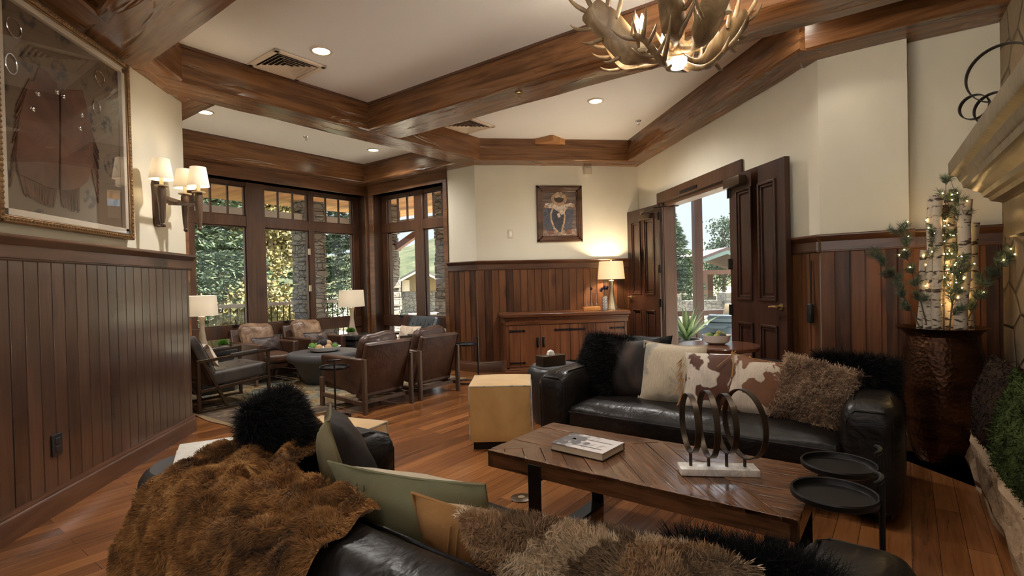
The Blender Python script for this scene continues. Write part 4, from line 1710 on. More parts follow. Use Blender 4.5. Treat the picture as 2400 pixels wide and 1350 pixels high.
def deco_ball(kind, r, loc, label, group):
    key = (kind,)
    if key not in bmesh_cache:
        bm = nb()
        rn = random.Random(len(kind))
        ico(bm, (0, 0, 0), 1, 3)
        for v in bm.verts:
            v.co *= 1 + .05 * math.sin(v.co.x * 9) * math.sin(v.co.y * 8 + 1) * math.sin(v.co.z * 7)
        o = O('moss_ball', bm, M[kind])
        bmesh_cache[key] = o
        n = o
    else:
        n = bmesh_cache[key].copy()
        COL.objects.link(n)
    n.location = loc
    n.scale = (r, r, r)
    return tag(n, label, 'ball', group)


rnd = random.Random(5)
kn = {'ballA': 'tan woven ball', 'ballB': 'green moss ball', 'ballC': 'black woven ball', 'ballD': 'pale green sponge ball'}
spots = [(-.13, -.07, 0), (-.04, -.13, 0), (.07, -.12, 0), (.13, -.03, 0), (.11, .08, 0), (.0, .14, 0), (-.11, .08, 0), (-.05, 0, .035), (.05, -.02, .04), (.02, .07, .04), (-.155, .0, .01), (.0, -.05, .06)]
for k, (x, y, z) in enumerate(spots):
    kd = ('ballB', 'ballA', 'ballA', 'ballB', 'ballC', 'ballA', 'ballB', 'ballC', 'ballA', 'ballC', 'ballB', 'ballC')[k]
    deco_ball(kd, .043, bc + Vector((x, y, .060 + z)), kn[kd] + ' in the shallow white bowl on the stone table', 'balls in the shallow bowl')

# rug
bm = nb()
n = 26
g = [[bm.verts.new((-1.24 + 2.48 * i / n, -1.42 + 2.84 * j / n + .012 * math.sin(i * .9), .007 + (.006 * abs(math.sin(j * .8 + i)) if i == n else 0))) for j in range(n + 1)] for i in range(n + 1)]
for i in range(n):
    for j in range(n):
        bm.faces.new((g[i][j], g[i + 1][j], g[i + 1][j + 1], g[i][j + 1]))
for rim in ([g[i][0] for i in range(n + 1)], [g[n][j] for j in range(n + 1)], [g[i][n] for i in range(n, -1, -1)], [g[0][j] for j in range(n, -1, -1)]):
    lo = [bm.verts.new((v.co.x, v.co.y, .0005)) for v in rim]
    for k in range(n):
        bm.faces.new((rim[k], rim[k + 1], lo[k + 1], lo[k]))
tag(O('area_rug', bm, M['rug'], None, U(-5.74, 3.57), Q), 'faded blue and brown bordered rug under the nook chairs', 'rug')


# side tables, lamps and plants in the nook
def side_table(label, loc, rot, w, d, h):
    t = T_('side_table', label, 'side table', loc, rot)
    bm = nb()
    rbox(bm, (0, 0, h - .03), (w, d, .06), .006)
    O('table_top', bm, M['drum'], t)
    bm = nb()
    rbox(bm, (0, 0, (h - .06) / 2), (w * .86, d * .86, h - .06), .02)
    O('plinth', bm, M['drum'], t)
    return t


side_table('dark block side table with a lamp between the lounge chair and the window armchair', U(-6.62, 2.78), Q, .50, .44, .50)
side_table('dark block side table with a lamp in the nook window corner', U(-6.50, 4.80), Q, .46, .44, .50)


def table_lamp(name, label, loc, base, prof, sh, mats, power, col=(1, .80, .54)):
    """prof: base profile; sh: shade (r0, z0, r1, z1)"""
    t = T_(name, label, 'table lamp', loc)
    bm = nb()
    lathe(bm, prof, 32)
    O('lamp_base', bm, mats[0], t)
    r0, z0, r1, z1 = sh
    bm = nb()
    lathe(bm, [(r0, z0), (r1, z1)], 48, cap=False)
    lathe(bm, [(r1 - .003, z1), (r0 - .003, z0)], 48, cap=False)
    O('lamp_shade', bm, mats[1], t)
    bm = nb()
    tube(bm, [(0, 0, prof[-1][1] - .005), (0, 0, z1 + .012)], .006, 8)
    for k in range(3):
        a = k * 2.0944
        tube(bm, [(0, 0, z1 - .012), ((r1 - .003) * math.cos(a), (r1 - .003) * math.sin(a), z1 - .006)], .0025, 4)
    ball(bm, (0, 0, z1 + .018), .012, 10)
    O('harp', bm, M['nickel'], t)
    bm = nb()
    ball(bm, (0, 0, (z0 + z1) / 2), .028, 10, (1, 1, 1.3))
    O('bulb', bm, M['bulb'], t)
    lamp(t, 'POINT', (0, 0, (z0 + z1) / 2 + .01), power, col, .035)
    return t


tp = [(.085, 0), (.08, .012), (.06, .05), (.038, .14), (.026, .24), (.027, .33), (.036, .385), (.038, .40)]
table_lamp('table_lamp', 'taupe table lamp with a white shade half hidden by the left wall end', U(-6.6, 2.70, .50), 0, tp, (.172, .41, .158, .645), [M['taupe'], M['shade']], 9)
table_lamp('table_lamp', 'taupe table lamp with a white shade in the nook window corner', U(-6.5, 4.70, .50), 0, tp, (.188, .415, .172, .655), [M['taupe'], M['shade']], 4)


def plant(label, loc):
    t = T_('potted_grass', label, 'plant', loc)
    bm = nb()
    lathe(bm, [(.035, 0), (.045, .03), (.048, .055), (.040, .055), (.038, .045), (.001, .045)], 20, cap=False)
    O('pot', bm, M['pot'], t)
    rng = np.random.default_rng(3)
    n = 900
    d = rng.normal(size=(n, 3))
    d[:, 2] = np.abs(d[:, 2]) * .9 + .1
    d /= np.linalg.norm(d, axis=1, keepdims=True)
    b = d * .03 + np.array([0, 0, .055])
    blades('clipped_grass', b, b + d * np.array([.045, .045, .04]), .005, M['leaf'], t)
    return t


plant('small clipped grass pot beside the lamp at the left wall end', U(-6.50, 2.885, .50))
plant('small clipped grass pot beside the lamp in the window corner', U(-6.42, 4.615, .50))


# ------------------------------------------------------------------ cabinet on the back wall
t = T_('sideboard', 'long rustic wooden sideboard with iron strap hinges on the back wall', 'sideboard', (0, 0, 0))
x0, x1, y0, y1 = .835, 2.44, 6.62, 7.085
bm = nb()
box(bm, x0, x1, y0 + .012, y1, .09, .745)
box(bm, x0, x0 + .035, y0, y0 + .02, .09, .70)
box(bm, x1 - .035, x1, y0, y0 + .02, .09, .70)
box(bm, x0, x1, y0, y0 + .02, .09, .125)
O('carcass', bm, M['cred'], t, bev=.004)
bm = nb()
box(bm, x0 - .02, x1 + .02, y0 - .022, y1, 0, .085)
box(bm, x0 - .01, x1 + .01, y0 - .010, y1, .085, .105)
O('plinth', bm, M['credx'], t, bev=.006)
bm = nb()
box(bm, x0 - .012, x1 + .012, y0 - .016, y1, .668, .745)
box(bm, x0 - .022, x1 + .022, y0 - .028, y1, .735, .760)
O('frieze', bm, M['credx'], t, bev=.004)
bm = nb()
box(bm, x0 - .045, x1 + .042, y0 - .048, y1 + .015, .760, .812)
O('worktop', bm, M['credx'], t, bev=.012)
dx = [x0 + .035, 1.275, 1.665, 2.01, x1 - .035]
for i in range(4):
    a, b = dx[i] + .003, dx[i + 1] - .003
    bm = nb()
    m = a + (b - a) * (.34 if i % 2 == 0 else .66)
    box(bm, a, m - .002, y0 - .006, y0 + .012, .13, .662)
    box(bm, m + .002, b, y0 - .006, y0 + .012, .13, .662)
    d = O('door', bm, M['cred'], t, bev=.004)
    hx_ = b - .035 if i % 2 == 0 else a + .035
    bm = nb()
    rbox(bm, (hx_, y0 - .010, .44), (.034, .010, .13), .012)
    tube(bm, [(hx_, y0 - .012, .49), (hx_, y0 - .034, .47), (hx_, y0 - .036, .44), (hx_, y0 - .034, .41), (hx_, y0 - .012, .39)], .007, 8)
    O('handle', bm, M['iron'], d)
    for z in (.59, .18):
        bm = nb()
        e0 = a + .02 if i % 2 == 0 else b - .02
        s = 1 if i % 2 == 0 else -1
        prism(bm, [(e0 - s * .02, -.018), (e0 - s * .02, .018), (e0 + s * .02, .012), (e0 + s * .15, .010), (e0 + s * .165, .020), (e0 + s * .19, 0), (e0 + s * .165, -.020), (e0 + s * .15, -.010), (e0 + s * .02, -.012)], y0 - .013, y0 - .005, Matrix(((1, 0, 0, 0), (0, 0, 1, 0), (0, 1, 0, z), (0, 0, 0, 1))))
        for k in (0, .07, .14):
            ball(bm, (e0 + s * k, y0 - .014, z), .008, 8)
        O('strap_hinge', bm, M['iron'], d)

cp = [(.083, 0), (.083, .008), (.074, .03), (.050, .11), (.030, .22), (.026, .29), (.030, .35), (.036, .395), (.030, .40)]
table_lamp('table_lamp', 'champagne metal table lamp with a glowing shade on the sideboard', (2.318, 6.86, .812), 0, cp, (.182, .415, .160, .655), [M['nickel'], M['shadel']], 38, (1, .78, .50))

t = T_('bud_vase_stand', 'orange wood stand holding three slim glass bud vases on the sideboard', 'vase stand', (2.010, 6.78, .812))
bm = nb()
rbox(bm, (0, 0, .026), (.225, .075, .052), .004)
O('stand', bm, M['trayw'], t)
bm = nb()
tube(bm, [(-.10, .03, .05), (-.10, .03, .235), (.10, .03, .235), (.10, .03, .05)], .0025, 5)
O('wire_rack', bm, M['iron'], t)
for x in (-.07, 0, .07):
    bm = nb()
    lathe(bm, [(.001, 0), (.014, .002), (.021, .018), (.019, .034), (.010, .055), (.006, .085), (.006, .20), (.009, .215), (.007, .215), (.0045, .20), (.0045, .085), (.008, .055), (.016, .034), (.018, .018), (.012, .006), (.001, .005)], 18, (x, 0, .052), False)
    O('bud_vase', bm, M['vglass'], t)
M['thistle'] = plain('dried purple thistle', (.055, .045, .085), .9, 0, .5, 60)
M['stem'] = plain('dried stem', (.12, .10, .05), .8)


def thistle(label, base, heads, seed):
    t = T_('dried_thistle', label, 'dried flower', base)
    rng = np.random.default_rng(seed)
    bm = nb()
    P_, Q_ = [], []
    for hx, hy_, hz, r in heads:
        tube(bm, [(0, 0, 0), (hx * .3, hy_ * .3, hz * .6), (hx, hy_, hz)], .002, 5)
        n = 220
        d = rng.normal(size=(n, 3))
        d[:, 2] = np.abs(d[:, 2]) + .2
        d /= np.linalg.norm(d, axis=1, keepdims=True)
        c = np.array([hx, hy_, hz])
        P_.append(np.repeat(c[None], n, 0))
        Q_.append(c + d * r * np.array([.75, .75, 1.2]))
    O('stem', bm, M['stem'], t)
    blades('flower_head', np.concatenate(P_), np.concatenate(Q_), .005, M['thistle'], t)


thistle('single dried thistle in the middle bud vase', (2.010, 6.78, .90), [(0, 0, .19, .032)], 1)
t = T_('pattern_vase', 'square glass vase with a black and white circle pattern beside the lamp', 'vase', (2.178, 6.74, .812))
_m = MB('circle patterned glass', .15, (.5, .5, .5))
_vo = _m.n('TexVoronoi', {'Vector': _m.map((26, 26, 26)), 'Scale': 1.0, 'Randomness': .2})
_m.color(_m.ramp(_vo.outputs['Distance'], (.12, (.05, .05, .05)), (.2, (.62, .60, .55)), (.34, (.62, .60, .55)), (.40, (.06, .05, .05)), (.55, (.35, .33, .30))))
M['circ'] = _m.m
bm = nb()
rbox(bm, (0, 0, .09), (.062, .062, .18), .006)
O('vase_body', bm, M['circ'], t)
bm = nb()
for a, b, c, d in ((-.031, .031, -.031, -.028), (-.031, .031, .028, .031), (-.031, -.028, -.031, .031), (.028, .031, -.031, .031)):
    box(bm, a, b, c, d, .18, .195)
O('glass_rim', bm, M['vglass'], t)
thistle('bunch of dark dried thistles in the patterned vase', (2.178, 6.74, .99), [(0, 0, .10, .045), (-.035, .01, .085, .04), (.03, -.01, .095, .04), (-.05, -.01, .07, .03), (.01, .02, .12, .035), (.045, .0, .12, .03)], 2)

# framed painting: local x across, z up, on the back wall
t = T_('framed_painting', 'dark framed painting of a seated rider with rope on the back wall', 'painting', (1.677, 7.112, 2.148))
w, h = .645, .775
bm = nb()
for k, (o_, d) in enumerate(((0, .022), (.014, .034), (.036, .030), (.058, .022))):
    for a, b, c, e_ in ((-w / 2 + o_, w / 2 - o_, -h / 2 + o_, -h / 2 + o_ + .026), (-w / 2 + o_, w / 2 - o_, h / 2 - o_ - .026, h / 2 - o_), (-w / 2 + o_, -w / 2 + o_ + .026, -h / 2 + o_, h / 2 - o_), (w / 2 - o_ - .026, w / 2 - o_, -h / 2 + o_, h / 2 - o_)):
        box(bm, a, b, -d, 0, c, e_)
O('frame', bm, M['trim'], t, bev=.003)
_m = MB('painted plank background', .6, (.1, .07, .05))
_n = _m.noise(_m.map((4, 4, 40)), 1, 4, .6, .5)
_m.color(_m.ramp(_n, (.35, (.045, .032, .030)), (.55, (.13, .085, .065)), (.7, (.22, .15, .11))))
M['pbg'] = _m.m
bm = nb()
box(bm, -.245, .245, -.014, -.010, -.31, .31)
O('canvas', bm, M['pbg'], t)


def paint(name, polys, col, dz):
    bm = nb()
    T = Matrix(((1, 0, 0, 0), (0, 0, 1, 0), (0, 1, 0, 0), (0, 0, 0, 1)))
    for p in polys:
        prism(bm, p, -.0145 - dz, -.013, T)
    m = MB('paint ' + name, .6, col)
    f = m.noise(m.map((26, 26, 26)), 1, 4, .6, 1)
    m.color(m.ramp(f, (.34, tuple(c * .35 for c in col)), (.6, col), (.75, tuple(min(1, c * 1.35) for c in col))))
    O(name, bm, m.m, t)


def ell(cx, cz, rx, rz, a0=0, a1=360, n=20):
    return [(cx + rx * math.cos(R(a0 + (a1 - a0) * k / n)), cz + rz * math.sin(R(a0 + (a1 - a0) * k / n))) for k in range(n + (0 if a1 - a0 == 360 else 1))]


def band(pts, w):
    L = []
    Rr = []
    for i, p in enumerate(pts):
        a, b = pts[max(0, i - 1)], pts[min(len(pts) - 1, i + 1)]
        dx_, dz_ = b[0] - a[0], b[1] - a[1]
        l = math.hypot(dx_, dz_) or 1
        L.append((p[0] - dz_ / l * w / 2, p[1] + dx_ / l * w / 2))
        Rr.append((p[0] + dz_ / l * w / 2, p[1] - dx_ / l * w / 2))
    return [[L[i], L[i + 1], Rr[i + 1], Rr[i]] for i in range(len(pts) - 1)]


paint('painted_ground', [[(-.245, -.31), (.245, -.31), (.245, -.20), (.10, -.23), (-.10, -.22), (-.245, -.235)]], (.30, .20, .15), .0002)
paint('painted_legs', [[(-.235, .06), (-.12, .08), (-.09, -.05), (-.10, -.25), (-.17, -.26), (-.22, -.15)], [(.08, .05), (.20, .07), (.19, -.06), (.16, -.24), (.07, -.24), (.05, -.10)]], (.075, .075, .10), .0005)
paint('painted_chaps', [[(-.12, .08), (.10, .08), (.08, -.12), (.02, -.25), (-.05, -.25), (-.10, -.08)]], (.045, .04, .05), .0007)
paint('painted_shirt', [[(-.21, .09), (-.20, .14), (-.09, .155), (.09, .13), (.16, .15), (.21, .13), (.215, .09), (.13, .10), (.06, .0), (.03, -.02), (-.02, .03), (-.08, .07)]], (.55, .44, .36), .0009)
paint('painted_hand', [ell(-.19, .10, .028, .022)], (.42, .24, .14), .0011)
paint('painted_hand', [ell(.19, .105, .028, .022)], (.42, .24, .14), .0011)
paint('painted_boot', [ell(-.135, -.255, .045, .033)], (.20, .085, .05), .0011)
paint('painted_boot', [ell(.125, -.25, .045, .033)], (.20, .085, .05), .0011)
paint('painted_rope', band([(-.09, .085), (-.125, .0), (-.12, -.08), (-.085, -.19), (-.03, -.25)], .022) + band([(.045, .06), (.075, -.03), (.06, -.13), (.03, -.22), (.02, -.28), (.09, -.285)], .022), (.50, .34, .20), .0013)
paint('painted_brim', [ell(-.005, .20, .110, .090)], (.40, .25, .15), .0013)
paint('painted_face', [ell(-.005, .205, .068, .055)], (.045, .028, .022), .0015)
paint('painted_hat', [[(-.060, .215), (-.050, .27), (-.028, .302), (.0, .290), (.03, .302), (.050, .27), (.055, .215), (.0, .228)]], (.44, .31, .20), .0016)
paint('painted_patch', [[(-.04, .0), (.0, .01), (.015, -.04), (-.02, -.06)]], (.62, .46, .43), .0012)

# leather chaps in a glazed shadow box on the left wall: local y is up-wall z, x along wall (room y)
FX = -2.133
t = T_('framed_chaps', 'large glazed shadow box with fringed leather chaps on the left wall', 'framed display', (FX, 0, 0))
ya, yb, za, zb_ = 2.85, 3.985, 1.572, 2.785


def fr(bm, o_, wd_, x0, x1):
    for a, b, c, d in ((ya + o_, yb - o_, za + o_, za + o_ + wd_), (ya + o_, yb - o_, zb_ - o_ - wd_, zb_ - o_), (ya + o_, ya + o_ + wd_, za + o_, zb_ - o_), (yb - o_ - wd_, yb - o_, za + o_, zb_ - o_)):
        box(bm, x0, x1, a, b, c, d)


bm = nb()
fr(bm, 0, .03, 0, .045)
fr(bm, .028, .012, 0, .038)
O('frame', bm, M['gold'], t, bev=.006)
bm = nb()
for s in range(46):
    q = (s + .5) / 46
    for p in ((ya + (yb - ya) * q, za + .020), (ya + (yb - ya) * q, zb_ - .020), (ya + .020, za + (zb_ - za) * q), (yb - .020, za + (zb_ - za) * q)):
        ico(bm, (.045, p[0], p[1]), .0085, 1)
O('bead_row', bm, M['gold'], t)
bm = nb()
fr(bm, .04, .035, 0, .030)
O('mat_border', bm, M['matb'], t, bev=.003)
bm = nb()
box(bm, .001, .006, ya + .07, yb - .07, za + .07, zb_ - .07)
O('backing_cloth', bm, M['backing'], t)
bm = nb()
box(bm, .032, .034, ya + .035, yb - .035, za + .035, zb_ - .035)
O('pane', bm, M['fglass'], t)
TY = Matrix(((0, 0, 1, 0), (1, 0, 0, 0), (0, 1, 0, 0), (0, 0, 0, 1)))
legL = [(3.181, 2.444), (3.241, 2.445), (3.314, 2.409), (3.325, 2.345), (3.322, 2.156), (3.297, 1.803), (3.211, 1.798), (3.12, 1.815), (3.018, 1.831), (2.999, 1.913), (3.03, 2.127), (3.105, 2.339), (3.144, 2.356)]
legR = [(3.343, 2.371), (3.372, 2.394), (3.532, 2.45), (3.573, 2.336), (3.619, 2.191), (3.609, 2.011), (3.552, 1.899), (3.48, 1.846), (3.379, 1.811), (3.318, 1.804), (3.33, 2.159)]
rnd = random.Random(12)
for nm, lg, ed in (('left', legL, ((3.018, 1.831), (3.297, 1.803), (3.05, 1.735), (3.265, 1.70), (2.999, 2.0), (2.985, 1.86))), ('right', legR, ((3.318, 1.804), (3.48, 1.846), (3.335, 1.715), (3.475, 1.70), (3.60, 2.0), (3.60, 1.82)))):
    bm = nb()
    prism(bm, lg, .006, .016, TY)
    lg_ = O('chaps_leg', bm, M['chap'], t, bev=.003)
    bm = nb()
    for k in range(26):
        q = (k + .5) / 26
        a, b, c, d = ed[0], ed[1], ed[2], ed[3]
        bt = (a[0] + (b[0] - a[0]) * q, a[1] + (b[1] - a[1]) * q + .01)
        tp_ = (c[0] + (d[0] - c[0]) * q + rnd.uniform(-.006, .006), c[1] + (d[1] - c[1]) * q + rnd.uniform(-.012, .012))
        prism(bm, [(bt[0] - .005, bt[1]), (bt[0] + .005, bt[1]), (tp_[0] + .004, tp_[1]), (tp_[0] - .003, tp_[1])], .009, .013, TY)
    for k in range(16):
        q = k / 16
        out = -1 if nm == 'left' else 1
        sx = (3.12 - .11 * q, 2.36 - .45 * q) if nm == 'left' else (3.575 + .03 * q, 2.28 - .33 * q)
        ex = (sx[0] + out * (.05 + .05 * (1 - q)), sx[1] - .15 - .04 * rnd.random())
        prism(bm, [(sx[0] - .004, sx[1]), (sx[0] + .004, sx[1]), (ex[0] + .003, ex[1]), (ex[0] - .003, ex[1])], .009, .013, TY)
    O('fringe', bm, M['chap'], lg_)
for y, z in ((3.162, 2.294), (3.122, 2.199), (3.308, 2.356), (3.359, 2.35), (3.513, 2.291), (3.493, 2.205)):
    bm = nb()
    ball(bm, (.017, y, z), .017, 10, (.5, 1, 1))
    O('concho', bm, M['chrome'], t)
for y, z, r, tl in ((3.023, 2.582, .048, .2), (2.995, 2.386, .050, 1.2), (3.71, 2.588, .046, .1), (3.666, 2.388, .046, .9)):
    bm = nb()
    tube(bm, [(.012, y + r * math.cos(a) * (1 if tl < .5 else .75), z + r * math.sin(a)) for a in [k * .2618 for k in range(24)]], .0035, 6, True)
    O('metal_ring', bm, M['chrome'], t)

# wall sconce on the left wall
t = T_('wall_sconce', 'three light wall sconce with dark wood arms and white shades', 'sconce', (-2.135, 4.36, 1.9))
bm = nb()
prism(bm, [(-.045, -.17), (-.03, -.19), (.03, -.19), (.045, -.17), (.05, .05), (.06, .12), (.04, .17), (0, .185), (-.04, .17), (-.06, .12), (-.05, .05)], 0, .014, TY)
tube(bm, [(.014, 0, .13), (.055, 0, .16), (.07, 0, .12)], .007, 6)
tube(bm, [(.014, -.02, -.185), (.04, -.005, -.19), (.05, .03, -.185)], .008, 6)
O('backplate', bm, M['bronze'], t)
bm = nb()
bar(bm, (.01, 0, .0), (.16, 0, .0), .028, .028)
bar(bm, (.155, -.235, .0), (.155, .20, .0), .024, .024)
bar(bm, (.10, -.02, -.018), (.30, .05, -.018), .022, .022)
O('arm', bm, M['walnut'], t)
for x, y in ((.155, -.225), (.155, .13), (.29, .05)):
    bm = nb()
    lathe(bm, [(.014, -.195), (.020, -.15), (.026, -.03), (.030, .05), (.022, .075)], 14, (x, y, 0))
    ball(bm, (x, y, -.205), .018, 10)
    a = O('candle_arm', bm, M['walnut'], t)
    bm = nb()
    lathe(bm, [(.001, .074), (.045, .075), (.048, .082), (.001, .080)], 20, (x, y, 0), False)
    lathe(bm, [(.013, .08), (.013, .155)], 14, (x, y, 0))
    O('candle_sleeve', bm, M['ivory'], a)
    bm = nb()
    lathe(bm, [(.078, .125), (.056, .275)], 36, (x, y, 0), False)
    lathe(bm, [(.053, .275), (.075, .125)], 36, (x, y, 0), False)
    O('lamp_shade', bm, M['shade'], a)
    bm = nb()
    ball(bm, (x, y, .185), .014, 8, (1, 1, 1.8))
    O('bulb', bm, M['bulb'], a)
    lamp(t, 'POINT', (x, y, .20), 1.1, (1, .80, .54), .02)

# ------------------------------------------------------------------ round table by the door
t = T_('round_table', 'round reddish wood table with iron legs between sofa and doors', 'table', (2.315, 4.125, 0))
bm = nb()
lathe(bm, [(.001, .615), (.315, .615), (.325, .622), (.325, .645), (.318, .652), (.001, .652)], 56, cap=False)
O('table_top', bm, M['redtop'], t)
for k in range(4):
    a = k * math.pi / 2 + .2
    bm = nb()
    tube(bm, [(.23 * math.cos(a), .23 * math.sin(a), 0), (.19 * math.cos(a), .19 * math.sin(a), .62)], .012, 8)
    O('leg', bm, M['iron'], t)
bm = nb()
box(bm, -.19, .19, -.10, .10, .40, .43)
tube(bm, [(.20 * math.cos(k * .5236), .20 * math.sin(k * .5236), .41) for k in range(12)], .008, 6, True)
O('shelf', bm, M['redtop'], t)
bb = Vector((2.325, 4.17, .653))
bowl('white footed bowl of green balls on the round wooden table', bb, .115, .078, M['white'])
for k in range(9):
    a = k * .85
    rr = .062 if k < 7 else .02
    kd = ('ballD', 'ballD', 'ballC', 'ballD', 'ballB', 'ballD', 'ballC', 'ballD', 'ballC')[k]
    deco_ball(kd, .028, bb + Vector((rr * math.cos(a), rr * math.sin(a), .066 + (.02 if k > 6 else 0))), kn[kd] + ' in the white bowl on the round wooden table', 'balls in the bowl on the round table')

# ------------------------------------------------------------------ cushions on the far sofa
SB = Q
zs = .395


def onB(u, v, z):
    return U(u, v, z)


o = pillow('shaggy_cushion', 'black shaggy long haired cushion at the left end of the far sofa', .42, .42, .14, [M['furblk']], onB(-1.80, 3.47, .60), rotm(SB - .35, .42), 11)
fur(o, 34000, .07, .0017, M['furblk'], seed=3, droop=(0, -.1, -.6), jit=.45)
o = pillow('shaggy_cushion', 'black shaggy fur cushion peeping over the back behind the dark leather cushion', .36, .34, .12, [M['furblk']], onB(-1.56, 3.72, .63), rotm(SB + .1, .2), 12)
fur(o, 20000, .06, .0017, M['furblk'], seed=4, droop=(0, -.1, -.5), jit=.45)
o = pillow('leather_cushion', 'dark brown hide cushion beside the black shaggy one on the far sofa', .43, .44, .14, [M['hidedark'], M['canvas']], onB(-1.56, 3.40, .595), rotm(SB - .10, .33, -.05), 13)
piping(o, .43, .44, .07, M['blk'])
o = pillow('cowhide_cushion', 'cream hide cushion with faint grey patches on the far sofa', .42, .42, .16, [M['hidecream'], M['canvas']], onB(-1.245, 3.36, .588), rotm(SB + .05, .30, .03), 14)
piping(o, .42, .42, .07, M['hidecream'])
o = pillow('cowhide_cushion', 'brown and white cow hide cushion with suede side fringes', .41, .38, .15, [M['hidebw'], M['suede']], onB(-.955, 3.33, .57), rotm(SB + .12, .34, -.02), 15)
rng = np.random.default_rng(3)
for sd in (-1, 1):
    zz = rng.uniform(-.19, .19, 70)
    b0 = np.stack([np.full(70, sd * .188), rng.normal(size=70) * .002, zz], 1)
    e0 = b0 + np.stack([sd * rng.uniform(.01, .05, 70), rng.uniform(-.07, -.01, 70), -rng.uniform(.06, .13, 70)], 1)
    e0[:, 2] = np.maximum(e0[:, 2], -.20)
    blades('fringe', b0, e0, .008, M['fringe'], o)
bm = nb()
tube(bm, [(.10, -.05, .19), (.11, -.085, .10), (.105, -.095, .02)], .004, 5)
tube(bm, [(.12, -.045, .19), (.07, -.08, .13), (.02, -.09, .08)], .003, 5)
O('lace', bm, M['fringe'], o)
o = pillow('cowhide_cushion', 'rust and white cow hide cushion tilted beside the curly fur cushion', .35, .36, .14, [M['hidetan'], M['suede']], onB(-.715, 3.33, .56), rotm(SB + .20, .34, .16), 16)
piping(o, .35, .36, .07, M['suede'])
o = pillow('curly_fur_cushion', 'curly tan shearling cushion tipped on its corner on the far sofa', .37, .37, .16, [M['furtan']], onB(-.425, 3.34, .555), rotm(SB + .15, .36, .26), 17, wob=.014)
fur(o, 30000, .022, .003, M['furtan'], seed=5, droop=(0, 0, -.1), jit=.5, clump=.035, curl=.5)
o = pillow('shaggy_cushion', 'black shaggy long haired cushion at the right end of the far sofa', .38, .36, .15, [M['furblk']], onB(-.245, 3.50, .575), rotm(SB + .25, .42, .1), 18)
fur(o, 34000, .07, .0017, M['furblk'], seed=6, droop=(0, -.1, -.6), jit=.45)

# ------------------------------------------------------------------ cushions and throw on the near sofa
SA = Q + math.pi
o = pillow('shaggy_cushion', 'black shaggy long haired cushion in the far corner of the near sofa', .30, .34, .14, [M['furblk']], U(-1.80, .99, .655), rotm(SA - .9, .25), 21)
fur(o, 50000, .062, .0014, M['furblk'], seed=7, droop=(0, 0, -.45), jit=.5)
o = pillow('hide_back_cushion', 'olive backed dark hide cushion standing on edge by the near sofa arm', .45, .45, .17, [M['hidedark'], M['olive']], U(-1.50, 1.06, .585), rotm(SA - .58, .28, .10), 22)
piping(o, .45, .45, .07, M['olive'])
o = pillow('canvas_back_cushion', 'sage green canvas backed cushion with a cream hide front on the near sofa', .50, .45, .20, [M['hidecream'], M['canvas']], U(-1.065, .975, .525), rotm(SA + .20, .36, .02), 23)
bm = nb()
for x in (.10, .125):
    tube(bm, [(x, .085 * math.sqrt(max(0, (1 - (2 * x / .5) ** 2) * (1 - (2 * z / .45) ** 2))) + .003, z) for z in [-.20 + .04 * k for k in range(11)]], .0025, 5)
O('seam', bm, M['canvas'], o)
piping(o, .50, .45, .07, M['canvas'])
o = pillow('suede_back_cushion', 'tan suede backed cushion with a brown and white hide front on the near sofa', .46, .44, .15, [M['hidespot'], M['suede']], U(-.80, 1.0, .50), rotm(SA + .32, .48, -.20), 24)
piping(o, .46, .44, .07, M['suede'])
bm = nb()
for x in (.10, .12):
    tube(bm, [(x, .075 * math.sqrt(max(0, (1 - (2 * x / .46) ** 2) * (1 - (2 * z / .44) ** 2))) + .003, z) for z in [-.19 + .038 * k for k in range(11)]], .0025, 5)
O('seam', bm, M['suede'], o)
o = pillow('patch_fur_cushion', 'patchwork rabbit fur cushion in brown and cream on the near sofa', .56, .46, .19, [M['furpatch']], U(-.49, .95, .54), rotm(SA + .18, .46, .03), 25, wob=.014)
fur(o, 70000, .024, .0018, M['furpatch'], seed=8, droop=(0, 0, .1), jit=.4, clump=.06)
o = pillow('shaggy_cushion', 'black shaggy cushion at the near sofa end by the fireplace', .28, .30, .14, [M['furblk']], U(-.25, 1.10, .52), rotm(SA + .1, .25), 26)
fur(o, 45000, .07, .0014, M['furblk'], seed=9, droop=(0, 0, -.3), jit=.5)

